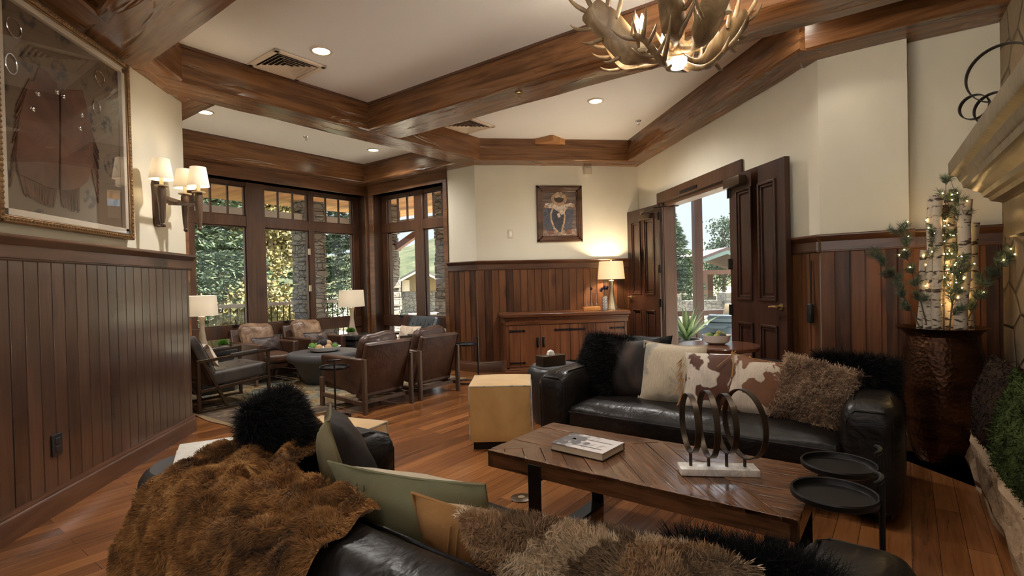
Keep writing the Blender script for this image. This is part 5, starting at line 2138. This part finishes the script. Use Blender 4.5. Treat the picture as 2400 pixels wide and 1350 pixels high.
# fur throw over the back and far arm of the near sofa
rnd = random.Random(3)
nu, nw = 44, 46
bm = nb()
G = []
for i in range(nu + 1):
    a = i / nu
    u = -2.13 + 1.17 * a
    # inner edge over the seat side, then over the top and down the outside of the back
    vin = 1.20 - .36 * min(1, max(0, (a - .10) / .32)) ** .8
    top_z = .655
    prof = [(vin, top_z - .03), (vin - .03, top_z + .004), (.66, top_z), (.585, top_z - .025), (.548, top_z - .09), (.535, top_z - .26), (.525, .20), (.52, .05)]
    if a > .72:
        k = (a - .72) / .28
        prof = [(v + 0.0, z) for v, z in prof]
    seg = [0]
    for p, q in zip(prof, prof[1:]):
        seg.append(seg[-1] + math.hypot(p[0] - q[0], p[1] - q[1]))
    row = []
    for j in range(nw + 1):
        s = seg[-1] * j / nw
        k = max(x for x in range(len(seg) - 1) if seg[x] <= s + 1e-9)
        f = (s - seg[k]) / (seg[k + 1] - seg[k])
        v = prof[k][0] + (prof[k + 1][0] - prof[k][0]) * f
        z = prof[k][1] + (prof[k + 1][1] - prof[k][1]) * f
        hang = max(0, (top_z - z) / .6)
        if z > top_z - .03:
            u0 = -1.95 + (1.2 - v) * .22
        else:
            u0 = -1.83 + min(1, (top_z - .03 - z) / .06) * .02 - max(0, top_z - .10 - z) * .52
        u1 = -.96 - .12 * max(0, 1 - j / (nw * .30)) + .02 * math.sin(j * .21 + 1)
        uu = u0 + (u1 - u0) * a
        fold = math.sin(a * 24 + .8 * math.sin(j * .10) + 1.2) * .6 + math.sin(a * 41 + 2 + j * .05) * .4
        rip = math.sin((a * .6 + j / nw * 1.6) * 24 + 2.2 * math.sin(a * 7))
        wv = .012 * rip + .008 * math.sin(a * 37 - j * .18 + 2) + .006 * math.sin(a * 9 + j * .45)
        out = (.030 * fold + .018) * min(1, hang * 3) + .006 * rip
        row.append(bm.verts.new((uu, v - (abs(out) if z < top_z - .05 else 0), z + .026 + (wv * 1.2 if z > top_z - .06 else 0))))
    G.append(row)
for i in range(nu):
    for j in range(nw):
        bm.faces.new((G[i][j], G[i + 1][j], G[i + 1][j + 1], G[i][j + 1]))
th = O('fur_throw', bm, M['furthrow'], None, (0, 0, 0), Q, 180)
me = th.data
if sum(p.normal.z for p in me.polygons) < 0:
    me.flip_normals()
tag(th, 'brown beaver fur throw draped over the back corner of the near sofa', 'throw')
fur(th, 190000, .017, .0018, M['furthrow'], seed=10, droop=(0, -.5, -.4), jit=.22, clump=.045)


# ------------------------------------------------------------------ copper vase with birch poles
VC = U(.165, 4.27)
t = T_('copper_vase', 'tall hammered copper floor vase in the recess beside the fireplace', 'vase', VC)
bm = nb()
lathe(bm, [(.13, 0), (.14, .01), (.175, .14), (.21, .32), (.225, .50), (.215, .66), (.185, .79), (.18, .82), (.205, .85), (.235, .868), (.236, .874), (.20, .86), (.165, .82), (.165, .55), (.001, .50)], 60, cap=False)
O('vase_body', bm, M['copper'], t)
# (offset at rim, offset at top, top z, radius) in grid axes about the vase centre
logs = [((-.115, -.02), (-.085, -.03), 1.36, .020, 'thin birch pole leftmost in the copper vase'), ((-.075, -.06), (-.035, -.02), 1.70, .030, 'tall birch pole second from the left in the copper vase'), ((-.03, -.09), (-.012, -.06), 1.685, .027, 'straight birch pole third from the left in the copper vase'), ((.03, .08), (.055, .09), 1.74, .034, 'shaded birch pole standing at the back of the copper vase'), ((.075, -.085), (.118, -.055), 1.655, .035, 'thick leaning birch pole at the front right of the copper vase'), ((.12, .03), (.165, .06), 1.52, .028, 'birch pole at the back right of the copper vase, under the mantel end')]
for (a, b), (c, d), zt_, r, lab in logs:
    p0 = VC + U(a, b, .53)
    p1 = VC + U(c + (c - a) * .1, d, zt_)
    bm = nb()
    pts = [Vector((0, 0, 0)).lerp(p1 - p0, k / 7) + Vector((.004 * math.sin(k * 1.7), .004 * math.cos(k * 2.1), 0)) for k in range(8)]
    tube(bm, pts, [r * (1.04 - .02 * k + .02 * math.sin(k * 2)) for k in range(8)], 16)
    tag(O('birch_pole', bm, M['birch'], None, p0), lab, 'birch pole', 'birch poles in the copper vase')
rng = np.random.default_rng(21)
M['needle'] = furmat('frosted pine needles', (.045, .07, .04), (.10, .14, .085), (.34, .36, .28), 14)
branches = [((-.05, -.05, .90), (-.31, -.10, 1.30), 'frosted pine spray reaching farthest left from the copper vase'), ((-.04, -.06, .90), (-.20, -.12, 1.44), 'frosted pine spray in front of the left birch poles'), ((.0, .0, .90), (-.03, -.05, 1.42), 'frosted pine spray between the birch poles'), ((.01, .02, .90), (.03, -.03, 1.76), 'tall frosted pine spray rising to the mantel end'), ((.03, .0, .90), (.10, -.05, 1.60), 'frosted pine spray behind the thick birch pole'), ((.05, -.02, .90), (.29, -.02, 1.28), 'frosted pine spray under the mantel at the right'), ((.02, -.04, .90), (.08, -.14, 1.22), 'short frosted pine spray low at the right of the poles')]
bulbs = []
cones = []
for (a, b, c), (d, e_, f), lab in branches:
    p0, p1 = VC + U(a, b, c - .2), VC + U(d, e_, f)
    t = T_('pine_branch', lab, 'pine branch', p0, 0, 'pine sprays in the copper vase')
    L = p1 - p0
    ctrl = [Vector((0, 0, 0)), L * .5 + Vector((0, 0, .10)), L]
    path = [ctrl[0].lerp(ctrl[1], k / 8).lerp(ctrl[1].lerp(ctrl[2], k / 8), k / 8) for k in range(9)]
    bm = nb()
    tube(bm, path, [.005 - .0004 * k for k in range(9)], 6)
    bs, ts = [], []
    sub = []
    for k in range(3, 9):
        for q in range(3):
            dr = Vector(rng.normal(size=3)).normalized() * .6 + L.normalized() * .9 + Vector((0, 0, .1))
            dr.normalize()
            ln = rng.uniform(.04, .10)
            tube(bm, [path[k], path[k] + dr * ln], .002, 4)
            sub.append((path[k], dr, ln))
            if rng.random() < .55:
                bulbs.append(p0 + path[k] + dr * ln + Vector(rng.normal(size=3)) * .012)
    for p, dr, ln in sub:
        for m in range(110):
            s = rng.uniform(.2, 1.05) * ln
            o_ = Vector(rng.normal(size=3))
            o_ = (o_ - dr * o_.dot(dr)).normalized() * .9 + dr * .8
            q = p + dr * s
            bs.append(q)
            ts.append(q + o_.normalized() * rng.uniform(.03, .05))
    O('twig', bm, M['bark'], t)
    blades('needles', np.array(bs), np.array(ts), .0022, M['needle'], t)
    cones.append(p0 + path[7] + Vector((0, 0, -.035)))
for k in range(44):
    bulbs.append(VC + U(rng.normal() * .040, rng.normal() * .04 - .02, rng.uniform(.98, 1.55)))
t = T_('string_lights', 'string of tiny warm lights wound through the birch poles and pine sprays', 'string lights', VC + Vector((0, 0, .9)))
bm = nb()
for a, b in zip(bulbs[::2], bulbs[1::2]):
    m = (a + b) / 2 + Vector((0, 0, -.03))
    tube(bm, [a - VC - Vector((0, 0, .9)), m - VC - Vector((0, 0, .9)), b - VC - Vector((0, 0, .9))], .0012, 3)
O('wire', bm, M['bark'], t)
bm = nb()
ico(bm, (0, 0, 0), .0036, 1)
b0_ = O('bulb', bm, M['mini'], t, bulbs[0] - VC - Vector((0, 0, .9)))
for p in bulbs[-1:0:-1][:98]:
    c = b0_.copy()
    COL.objects.link(c)
    c.location = p - VC - Vector((0, 0, .9))
    c.parent = t
lamp(t, 'POINT', (0, 0, .35), 1.8, (1, .62, .24), .15)
lamp(t, 'POINT', (.02, -.06, .15), .8, (1, .62, .24), .10)
M['cone'] = plain('pine cone brown', (.09, .045, .025), .8, 0, .4, 40)
for k, p in enumerate(cones[:6]):
    bm = nb()
    for j in range(7):
        r = .019 * math.sin(math.pi * (j + 1) / 8.5)
        for m in range(7):
            a = m * .8976 + j * .45
            ico(bm, (r * math.cos(a), r * math.sin(a), -.025 + j * .0075), .0065, 1, (1, 1, .5))
    tag(O('pine_cone', bm, M['cone'], None, p), 'small brown pine cone on ' + ('the frosted spray farthest left', 'the spray by the left birch poles', 'the middle frosted spray', 'the tallest frosted spray', 'the spray behind the thick pole', 'the spray under the mantel')[k], 'pine cone', 'pine cones among the sprays')

# iron ring sculpture on the mantel
t = T_('iron_ring_sculpture', 'stacked dark iron rings standing on the mantel shelf', 'sculpture', FU(.285, 3.22, 1.88), Q)
for (x, y, z, r, yw) in ((.012, .0, .222, .128, 1.25), (-.075, .09, .112, .058, 1.2), (-.01, .03, .075, .075, 1.25), (.06, -.05, .062, .062, 1.25)):
    bm = nb()
    ringband(bm, (x, y, z), r, .03, .004, yw)
    O('ring', bm, M['iron'], t)

# pillows leaning on the fireplace
o = pillow('curly_fur_cushion', 'large moss green curly cushion on the stone hearth', .70, .46, .16, [M['furgreen']], FU(.32, 2.95, .54), rotm(Q + FR - math.pi / 2 + .03, .18), 31)
fur(o, 26000, .026, .0045, M['furgreen'], seed=11, droop=(0, 0, -.1), jit=.5, clump=.03, curl=.5)
o = pillow('curly_fur_cushion', 'dark umber curly cushion behind the green one on the hearth', .52, .46, .16, [M['furdk']], FU(.32, 3.58, .54), rotm(Q + FR - math.pi / 2 + .06, .18), 32)
fur(o, 16000, .026, .004, M['furdk'], seed=12, droop=(0, 0, -.1), jit=.5, clump=.03, curl=.4)

# ------------------------------------------------------------------ antler chandelier
CH = Vector((1.27, 2.66, 2.40))
t = T_('antler_chandelier', 'moose antler chandelier with candle bulbs hanging over the coffee table', 'chandelier', CH)


def antler(heading, reach, lift, palm, twist, tines, seed, z0=0.0, brow=True):
    """one shed antler: a round burr and beam that flattens into a palm edged with tines"""
    rn = random.Random(seed)
    ch, sh = math.cos(heading), math.sin(heading)
    out = Vector((ch, sh, 0))
    tan = Vector((-sh, ch, 0))
    n = 16
    P_, Wd, Nm = [], [], []
    for k in range(n + 1):
        s = k / n
        p = out * (.03 + reach * s) + Vector((0, 0, z0 - .05 * math.sin(math.pi * min(1, s * 1.3)) + lift * s ** 2.0)) + tan * (.05 * math.sin(s * 2.6))
        P_.append(p)
        flat = max(0, min(1, (s - .22) / .28))
        flat = flat * flat * (3 - 2 * flat)
        Wd.append(.020 + (palm - .020) * flat * (1 - .25 * max(0, (s - .75) / .25)))
        d = (out * reach + Vector((0, 0, 2 * lift * s))).normalized()
        side = (tan * math.cos(twist * flat) + d.cross(tan) * math.sin(twist * flat)).normalized()
        Nm.append((side, d.cross(side).normalized(), flat))
    bm = nb()
    rings = []
    for p, w, (sd_, nr, fl) in zip(P_, Wd, Nm):
        th_ = .020 * (1 - fl) + .011 * fl
        rg = []
        for j in range(12):
            a = 2 * math.pi * j / 12
            cup = .22 * w * fl * (math.cos(a) ** 2)
            rg.append(bm.verts.new(p + sd_ * (w * math.cos(a)) + nr * (th_ * math.sin(a) + cup)))
        rings.append(rg)
    for A, B in zip(rings, rings[1:]):
        for j in range(12):
            bm.faces.new((A[j], A[(j + 1) % 12], B[(j + 1) % 12], B[j]))
    bm.faces.new(rings[0])
    bm.faces.new(rings[-1][::-1])

    def tine(p, d, ln, r, up):
        pts = [p - d * .03, p + d * ln * .35, p + d * ln * .7 + Vector((0, 0, up * ln * .2)), p + d * ln * .95 + Vector((0, 0, up * ln * .5))]
        tube(bm, pts, [r * 1.25, r, r * .65, r * .12], 8)

    for q in range(tines):
        f = q / max(1, tines - 1)
        k = n - int(5 * abs(f - .5) * 1.0)
        sd_, nr, fl = Nm[k]
        cup = .22 * Wd[k] * (2 * f - 1) ** 2
        p = P_[k] + sd_ * (Wd[k] * (2 * f - 1) * .9) + nr * cup
        d = ((P_[n] - P_[n - 3]).normalized() * (1.1 - .5 * abs(2 * f - 1)) + sd_ * (2 * f - 1) * .8).normalized()
        tine(p, d, rn.uniform(.09, .15), .013, .9)
    for q in range(2):
        k = 9 + 3 * q
        sd_, nr, fl = Nm[k]
        for sg in (-1, 1):
            if rn.random() < .7:
                tine(P_[k] + sd_ * Wd[k] * sg * .9, (sd_ * sg + (P_[k] - P_[k - 2]).normalized() * .5).normalized(), rn.uniform(.07, .13), .012, .8)
    if brow:
        k = 5
        tine(P_[k], (tan * rn.choice((-1, 1)) * .7 + out * .5 + Vector((0, 0, .5))).normalized(), .20, .015, .8)
    ball(bm, P_[0], .034, 10)
    o = O('antler', bm, M['horn'], t, ang=60)
    sb = o.modifiers.new('smooth', 'SUBSURF')
    sb.levels = sb.render_levels = 1
    return o


# headings measured in the room plan
for hd, reach, lift, palm, tw, tn, z0, br in ((R(172), .43, .26, .085, .9, 4, .0, True), (R(-72), .36, .36, .125, .25, 4, .03, True), (R(2), .44, .24, .080, -.9, 4, .02, True), (R(-22), .30, .07, .020, 0, 2, -.02, False), (R(52), .42, .24, .09, .7, 4, .02, True), (R(112), .42, .26, .09, -.7, 4, .02, True), (R(-125), .38, .30, .08, .8, 3, .05, True), (R(205), .30, .06, .022, 0, 2, -.03, True)):
    antler(hd, reach, lift, palm, tw, tn, int(hd * 100) + 500, z0, br)
bm = nb()
lathe(bm, [(.001, -.07), (.04, -.065), (.055, -.04), (.05, -.02), (.03, .0), (.028, .05), (.012, .08)], 24, cap=False)
O('hub', bm, M['horn'], t)
bm = nb()
lathe(bm, [(.001, -.040), (.032, -.034), (.047, -.012), (.050, .012)], 28, (.01, -.02, -.035), False)
O('glass_bowl', bm, M['can'], t)
for k in range(6):
    a = R((165, 128, 205, 20, 75, -40)[k])
    r = (.31, .22, .235, .33, .30, .27)[k]
    z = (.10, .17, .03, .16, .14, .20)[k]
    x, y = r * math.cos(a), r * math.sin(a)
    bm = nb()
    lathe(bm, [(.013, z - .05), (.013, z + .055)], 14, (x, y, 0))
    lathe(bm, [(.001, z - .05), (.024, z - .045), (.026, z - .04)], 14, (x, y, 0), False)
    c = O('candle_sleeve', bm, M['ivory'], t)
    bm = nb()
    lathe(bm, [(.009, z + .055), (.017, z + .075), (.018, z + .09), (.011, z + .115), (.003, z + .138)], 14, (x, y, 0))
    O('bulb', bm, M['bulb'], c)
    lamp(t, 'POINT', (x, y, z + .095), 24.0, (1, .92, .80), .018)
bm = nb()
for k in range(10):
    T = Matrix.Translation((0, 0, .12 + k * .056)) @ Matrix.Rotation(k % 2 * math.pi / 2, 4, 'Z')
    tube(bm, [T @ Vector((.014 * math.cos(a), 0, .034 * math.sin(a))) for a in [j * .5236 for j in range(12)]], .004, 5, True)
lathe(bm, [(.06, .69), (.06, .675), (.02, .66)], 24)
O('chain', bm, M['iron'], t)

# ------------------------------------------------------------------ beyond the bay windows
bm = nb()
box(bm, -60, 60, -40, 90, -.5, -.34)
struct('ground_lawn', bm, M['lawn'], label='lawn outside')
bm = nb()
box(bm, -14, -2.4, -14, 2.6, -.34, -.1)
box(bm, -2.4, 6, -14, -2.85, -.34, -.1)
struct('ground_terrace', bm, M['terrace'], label='added pale slab bouncing daylight in behind the camera')  # unseen slab added to throw sunlight up onto the ceiling
bm = nb()
box(bm, -10.6, -7.3, -1.0, 9.2, -.34, -.04)
box(bm, -7.3, -2.0, 5.72, 9.2, -.34, -.04)
struct('ground_patio', bm, M['paving'], rot=Q, label='covered patio outside the nook')
bm = nb()
box(bm, -11.0, -7.32, -2.0, 9.4, 3.02, 3.12)
box(bm, -7.32, -3.6, 5.72, 9.4, 3.02, 3.12)
struct('roof_porch', bm, M['ceilw'], rot=Q, label='plank ceiling of the porch')
bm = nb()
box(bm, -10.35, -10.05, -2, 8.6, 2.52, 2.74)
box(bm, -10.05, -4, 8.3, 8.6, 2.52, 2.74)
struct('beam_porch', bm, M['greypaint'], rot=Q, label='grey painted porch beam')


def column(label, u, v, w):
    rn = random.Random(int(v * 10))
    bm = nb()
    z = -.34
    while z < 3.02:
        h = rn.choice((.10, .14, .18, .08))
        e1_, e2_ = rn.uniform(-.025, .02), rn.uniform(-.025, .02)
        rbox(bm, (e1_, e2_, z + h / 2), (w + rn.uniform(-.03, .03), w + rn.uniform(-.03, .03), h - .006), .012, 1)
        z += h
    tag(O('stone_column', bm, M['ledge'], None, U(u, v), Q), label, 'column', 'stone porch columns')


column('stone porch column seen through the two right panes of the window row', -10.25, 6.37, .51)
column('stone porch column at the left edge of the window pair', -9.45, 7.75, .50)
column('stone porch column at the right edge of the window pair', -7.33, 7.78, .55)


def railing(label, u0, v0, u1, v1):
    loc, a, L = run_T(uv2(u0, v0), uv2(u1, v1))
    t = T_('porch_railing', label, 'railing', (loc[0], loc[1], -.04), a)
    bm = nb()
    box(bm, 0, L, -.07, .07, .90, .96)
    box(bm, 0, L, -.03, .03, .08, .13)
    O('rail', bm, M['greypaint'], t)
    bm = nb()
    n = int(L / .13)
    for k in range(n):
        box(bm, (k + .5) * L / n - .008, (k + .5) * L / n + .008, -.008, .008, .13, .90)
    O('baluster', bm, M['iron'], t)


railing('grey topped iron railing of the porch outside the window row', -10.15, 0.5, -10.15, 5.9)
railing('short grey topped iron railing right of the stone column', -10.15, 6.65, -10.15, 8.6)
bm = nb()
box(bm, -9.35, -8.75, 2.6, 6.0, -.04, .44)
box(bm, -9.40, -8.70, 2.55, 6.05, .44, .50)
tag(O('stone_bench_wall', bm, M['ledge'], None, (0, 0, 0), Q), 'low stone wall with a flat cap on the patio', 'wall')
M['reed'] = plain('straw grass', (.36, .30, .15), .9, 0, .3, 20)
rng = np.random.default_rng(8)
a = rng.uniform(0, 6.283, 420)
b_ = np.zeros((420, 3)) + rng.normal(size=(420, 3)) * np.array([.05, .05, 0])
tpz = np.stack([np.cos(a) * rng.uniform(.15, .42, 420), np.sin(a) * rng.uniform(.15, .42, 420), rng.uniform(.5, .85, 420)], 1)
g_ = blades('ornamental_grass', b_, tpz, .008, M['reed'], None, np.array([0, 0, .12]))
g_.location = U(-8.2, 3.55, -.04)
tag(g_, 'arching straw coloured grass clump outside the first window', 'grass')


def spruce(label, loc, h, r, n, seed, group='conifers outside'):
    t = T_('spruce_tree', label, 'tree', loc, 0, group)
    rng = np.random.default_rng(seed)
    bm = nb()
    tube(bm, [(0, 0, 0), (0, 0, h * .5), (0, 0, h)], [r * .07, r * .045, .02], 8)
    O('trunk', bm, M['bark'], t)
    s = rng.random(n) ** .75
    z = h * (.06 + .93 * s)
    rad = r * (1 - s) ** .85 + .12
    az = rng.uniform(0, 6.283, n)
    B_, T2_, Wd = [], [], []
    nb_ = 60
    for k in range(n):
        d = np.array([math.cos(az[k]), math.sin(az[k]), 0])
        tn = np.array([-d[1], d[0], 0])
        f = np.sqrt(rng.random(nb_)) * .97 + .05
        sp = rng.normal(size=nb_) * .20 * (1.15 - f)
        base = np.outer(f * rad[k], d) + np.outer(sp * rad[k], tn)
        base[:, 2] += z[k] - .30 * rad[k] * f ** 1.5 + .16 * rad[k] * f ** 4
        dr = d * .9 + tn * (sp[:, None] * 2.2) + np.array([0, 0, -.12]) + rng.normal(size=(nb_, 3)) * .32
        dr /= np.linalg.norm(dr, axis=1, keepdims=True)
        B_.append(base)
        T2_.append(base + dr * (rng.uniform(.12, .26, nb_) * min(1, r / 2.2))[:, None])
    B_, T2_ = np.concatenate(B_), np.concatenate(T2_)
    blades('foliage', B_, T2_, .045 * min(1, r / 2.2), M['spruce'], t)
    return t


def leafy(label, loc, h, r, n, mat, seed, size=.10, kind='aspen_tree'):
    t = T_(kind, label, 'tree', loc)
    rng = np.random.default_rng(seed)
    bm = nb()
    tube(bm, [(0, 0, 0), (.05, 0, h * .4), (0, .05, h * .9)], [.12, .09, .02], 8)
    cl = []
    for k in range(34):
        d = rng.normal(size=3)
        d /= np.linalg.norm(d)
        c = np.array([0, 0, h * .56]) + d * np.array([r, r, h * .42]) * rng.random() ** .4
        cl.append(c)
        tube(bm, [(0, 0, max(.3, c[2] - .6)), tuple(c)], [.03, .008], 5)
    O('trunk', bm, M['bark'], t)
    cl = np.array(cl)
    i = rng.integers(0, len(cl), n)
    p = cl[i] + rng.normal(size=(n, 3)) * r * .21
    d = rng.normal(size=(n, 3))
    d /= np.linalg.norm(d, axis=1, keepdims=True)
    blades('foliage', p, p + d * size, size * .8, mat, t)


spruce('big blue spruce filling the first window of the row', U(-15.5, 5.1, -.4), 9.5, 3.3, 900, 1)
leafy('yellow autumn aspen behind the middle window', U(-15.2, 8.1, -.4), 7.5, 1.0, 13000, M['aspen'], 2, .10)
spruce('slim spruce seen right of the stone column', U(-17.0, 12.4, -.4), 6.6, 1.75, 620, 3)
spruce('dark spruce at the far left behind the big one', U(-20, 2.5, -.4), 7.0, 2.6, 500, 4)
spruce('spruce half hidden behind the yellow aspen', U(-19.5, 9.6, -.4), 8.5, 2.4, 520, 5)
leafy('low golden shrub under the big spruce', U(-13.0, 6.6, -.4), 1.6, 1.2, 5000, M['aspen'], 6, .09, 'shrub')

# gabled shed, its stone base, grey box and car beyond the right window pair
SH = Vector((-.78, 22.0, -1.35))
t = T_('gabled_shed', 'yellow board gabled shed on a stone base beyond the right windows', 'shed', SH, R(2))
bm = nb()
box(bm, -2.05, 2.05, 0, 4, .0, 2.25)
O('stone_base', bm, M['ledge'], t)
bm = nb()
prism(bm, [(-1.9, 2.25), (1.9, 2.25), (0, 3.16)], .05, 3.9, Matrix(((1, 0, 0, 0), (0, 0, 1, 0), (0, 1, 0, 0), (0, 0, 0, 1))))
O('board_wall', bm, M['siding'], t)
for s in (-1, 1):
    bm = nb()
    bar(bm, (s * -.02, -.35, 3.14), (s * 2.6, -.35, 1.78), .08, .22, (0, 1, 0))
    O('barge_board', bm, M['matb'], t)
    bm = nb()
    T = Matrix(((1, 0, 0, 0), (0, 0, 1, 0), (0, 1, 0, 0), (0, 0, 0, 1)))
    prism(bm, [(0, 3.16), (s * 2.7, 1.76), (s * 2.7, 1.84), (0, 3.26)], -.38, 4.3, T)
    O('roof_slope', bm, M['shingle'], t)
bm = nb()
box(bm, -.72, -.42, -.02, .05, 2.28, 2.75)
O('shutter', bm, M['matb'], t)
tgt = Vector((-.52, 18.6, -1.0))
t = T_('metal_bin_enclosure', 'dark slatted metal enclosure in front of the shed', 'enclosure', tgt, R(8))
bm = nb()
for k in range(14):
    box(bm, -.5 + k * .072, -.5 + k * .072 + .055, -.25, .25, 0, 1.15)
O('slat_panel', bm, M['greyst'], t)
bm = nb()
box(bm, -.55, .56, -.3, .3, 1.15, 1.2)
O('lid', bm, M['greypaint'], t)
t = T_('parked_car', 'pale blue parked car half hidden by the right stone column', 'car', (1.75, 30.0, -.5), R(0))
bm = nb()
T = Matrix(((1, 0, 0, 0), (0, 0, 1, 0), (0, 1, 0, 0), (0, 0, 0, 1)))
prism(bm, [(-2.1, .35), (-2.15, .75), (-1.9, .95), (-1.1, 1.02), (-.5, 1.5), (.9, 1.52), (1.6, 1.05), (2.1, .95), (2.15, .4)], -.85, .85, T)
O('car_body', bm, M['carpaint'], t, bev=.08)
bm = nb()
prism(bm, [(-.95, 1.04), (-.48, 1.42), (.85, 1.44), (1.4, 1.06)], -.87, .87, T)
O('side_window', bm, M['drum'], t)
for x in (-1.35, 1.35):
    for y in (-.85, .85):
        bm = nb()
        lathe(bm, [(.34, -.1), (.34, .1)], 24, (x, y, .34), True, Matrix.Rotation(math.pi / 2, 4, 'X'))
        o = O('wheel', bm, M['rubber'], t)
        bm = nb()
        lathe(bm, [(.20, -.11), (.20, .11)], 16, (x, y, .34), True, Matrix.Rotation(math.pi / 2, 4, 'X'))
        O('hub_cap', bm, M['chrome'], o)
bm = nb()
n = 40
hg = []
for i in range(n + 1):
    row = []
    for j in range(9):
        x = -130 + 260 * i / n
        y = 75 + j * 10
        z = -1 + (10.5 + 3.5 * math.sin(i * .37) + 1.6 * math.sin(i * .9 + 1)) * math.sin(min(1, j / 6) * math.pi / 2) ** 1.3
        row.append(bm.verts.new((x, y, z)))
    hg.append(row)
for i in range(n):
    for j in range(8):
        bm.faces.new((hg[i][j], hg[i + 1][j], hg[i + 1][j + 1], hg[i][j + 1]))
struct('hill', bm, M['hill'], label='scrub covered hillside in the distance')
bm = nb()
bar(bm, U(-9.19, 7.9, 2.06), U(-7.61, 7.9, 2.70), .10, .14)
tag(O('porch_brace', bm, M['postwood'], None), 'slanting dark timber brace between the two porch columns', 'brace')

# ------------------------------------------------------------------ sunroom and yard beyond the double doors
bm = nb()
box(bm, 2.975, 7.6, 2.4, 9.95, -.12, 0)
struct('floor_sunroom', bm, M['paving'])
bm = nb()
box(bm, 2.975, 7.8, 2.2, 10.1, 4.4, 4.55)
struct('roof_sunroom_sunblock', bm, M['ceilw'])  # unseen roof, put in to stop direct sun reaching the doorway
bm = nb()
for x in (3.0, 5.03, 7.35):
    box(bm, x, x + .16, 9.75, 9.9, 0, 4.4)
box(bm, 3.0, 7.5, 9.77, 9.87, 0, .10)
box(bm, 3.0, 7.5, 9.74, 9.9, .46, .57)
for y in (2.4, 4.9, 7.35, 9.75):
    box(bm, 7.35, 7.5, y, y + .15, 0, 4.4)
box(bm, 7.38, 7.48, 2.4, 9.8, .46, .57)
wsun = struct('window_4', bm, M['door'], bev=.006, label='glazed timber wall of the sunroom')
bm = nb()
box(bm, 3.1, 7.4, 9.82, 9.826, .1, 4.4)
O('pane', bm, M['glass'], wsun)
bm = nb()
box(bm, 7.42, 7.426, 2.5, 9.8, .1, 4.4)
O('pane', bm, M['glass'], wsun)

t = T_('agave_plant', 'broad leaved green plant in a pot just beyond the doorway', 'plant', (3.75, 7.6, 0))
bm = nb()
lathe(bm, [(.15, 0), (.20, .20), (.22, .28), (.20, .28), (.17, .22), (.001, .22)], 28, cap=False)
O('pot', bm, M['greyst'], t)
rnd = random.Random(6)
bm = nb()
for k in range(26):
    a = k * 2.39996
    ln = rnd.uniform(.45, .75)
    sp = .25 + .65 * (k / 26)
    L = []
    for j in range(7):
        s = j / 6
        rr = ln * (math.sin(sp) * s + .10 * s * s)
        z = .24 + ln * (math.cos(sp) * s - .22 * s * s * sp)
        w = .045 * (1 - s) ** .6 * (.6 + .9 * s * (1 - s) * 2)
        c = Vector((rr * math.cos(a), rr * math.sin(a), z))
        tn = Vector((-math.sin(a), math.cos(a), 0))
        L.append((bm.verts.new(c - tn * w + Vector((0, 0, w * .4))), bm.verts.new(c + Vector((0, 0, -w * .1))), bm.verts.new(c + tn * w + Vector((0, 0, w * .4)))))
    for A, B in zip(L, L[1:]):
        bm.faces.new((A[0], A[1], B[1], B[0]))
        bm.faces.new((A[1], A[2], B[2], B[1]))
O('leaves', bm, M['agave'], t)
t = T_('sunroom_armchair', 'blue woven armchair in the sunroom beyond the doors', 'armchair', (4.95, 8.5, 0), R(200))
bm = nb()
rbox(bm, (0, 0, .22), (.68, .66, .36), .06)
O('seat', bm, M['bluefab'], t)
bm = nb()
pts = [(.36 * math.cos(a), .36 * math.sin(a), .52) for a in [R(-10 + 200 * k / 14) for k in range(15)]]
tube(bm, pts, .07, 8)
tube(bm, [(p[0], p[1], .40) for p in pts], .06, 8)
O('backrest', bm, M['bluefab'], t)
o = pillow('sunroom_cushion', 'cream cushion on the blue sunroom armchair', .40, .36, .12, [M['hidecream']], (4.98, 8.44, .60), rotm(R(200), .3), 41)

t = T_('garden_pavilion', 'timber pavilion with a maroon roof beyond the sunroom glass', 'pavilion', (12.9, 22.5, -.4), R(-8))
for x in (-2.4, -.9, .9, 2.4):
    for y in (0, 4.0):
        bm = nb()
        box(bm, x - .14, x + .14, y - .14, y + .14, .5, 1.9)
        O('post', bm, M['postwood'], t)
        bm = nb()
        box(bm, x - .26, x + .26, y - .26, y + .26, -.2, .62)
        O('stone_pier', bm, M['ledge'], t)
bm = nb()
prism(bm, [(-3.1, 1.7), (-2.9, 1.7), (0, 2.65), (2.9, 1.7), (3.1, 1.7), (0, 2.86)], -.6, -.5, T)
O('gable_board', bm, M['greenpaint'], t)
bm = nb()
for s in (-1, 1):
    prism(bm, [(0, 2.84), (s * 3.2, 1.70), (s * 3.2, 1.80), (0, 2.96)], -.62, 5.0, T)
O('roof', bm, M['redroof'], t)
bm = nb()
box(bm, -2.5, 2.5, -.15, .15, 1.75, 1.95)
box(bm, -2.5, 2.5, 3.85, 4.15, 1.75, 1.95)
O('tie_beam', bm, M['postwood'], t)
bm = nb()
box(bm, 7.0, 18, 18.6, 18.9, -.4, .35)
for x in (8.6, 11.0, 13.4):
    box(bm, x - .3, x + .3, 18.4, 19.1, -.4, .62)
tag(O('garden_wall', bm, M['ledge'], None), 'low stone garden wall with piers in front of the pavilion', 'wall')
bm = nb()
box(bm, 5.0, 14, 13.2, 14.2, -.38, .18)
tag(O('terrace_ledge', bm, M['paving'], None), 'pale broad terrace ledge just outside the sunroom', 'ledge')
spruce('tall dark spruce at the left of the sunroom view', (9.6, 21.5, -.4), 5.0, 1.9, 620, 11)
leafy('sunlit leafy tree above the pavilion roof', (16.4, 28.5, -.4), 5.0, 1.3, 5000, M['spruce'], 12, .12, 'leafy_tree')
leafy('pale bushes seen through the pavilion posts', (17.5, 37.5, -.4), 2.6, 3.2, 6000, M['aspen'], 13, .14, 'shrub')
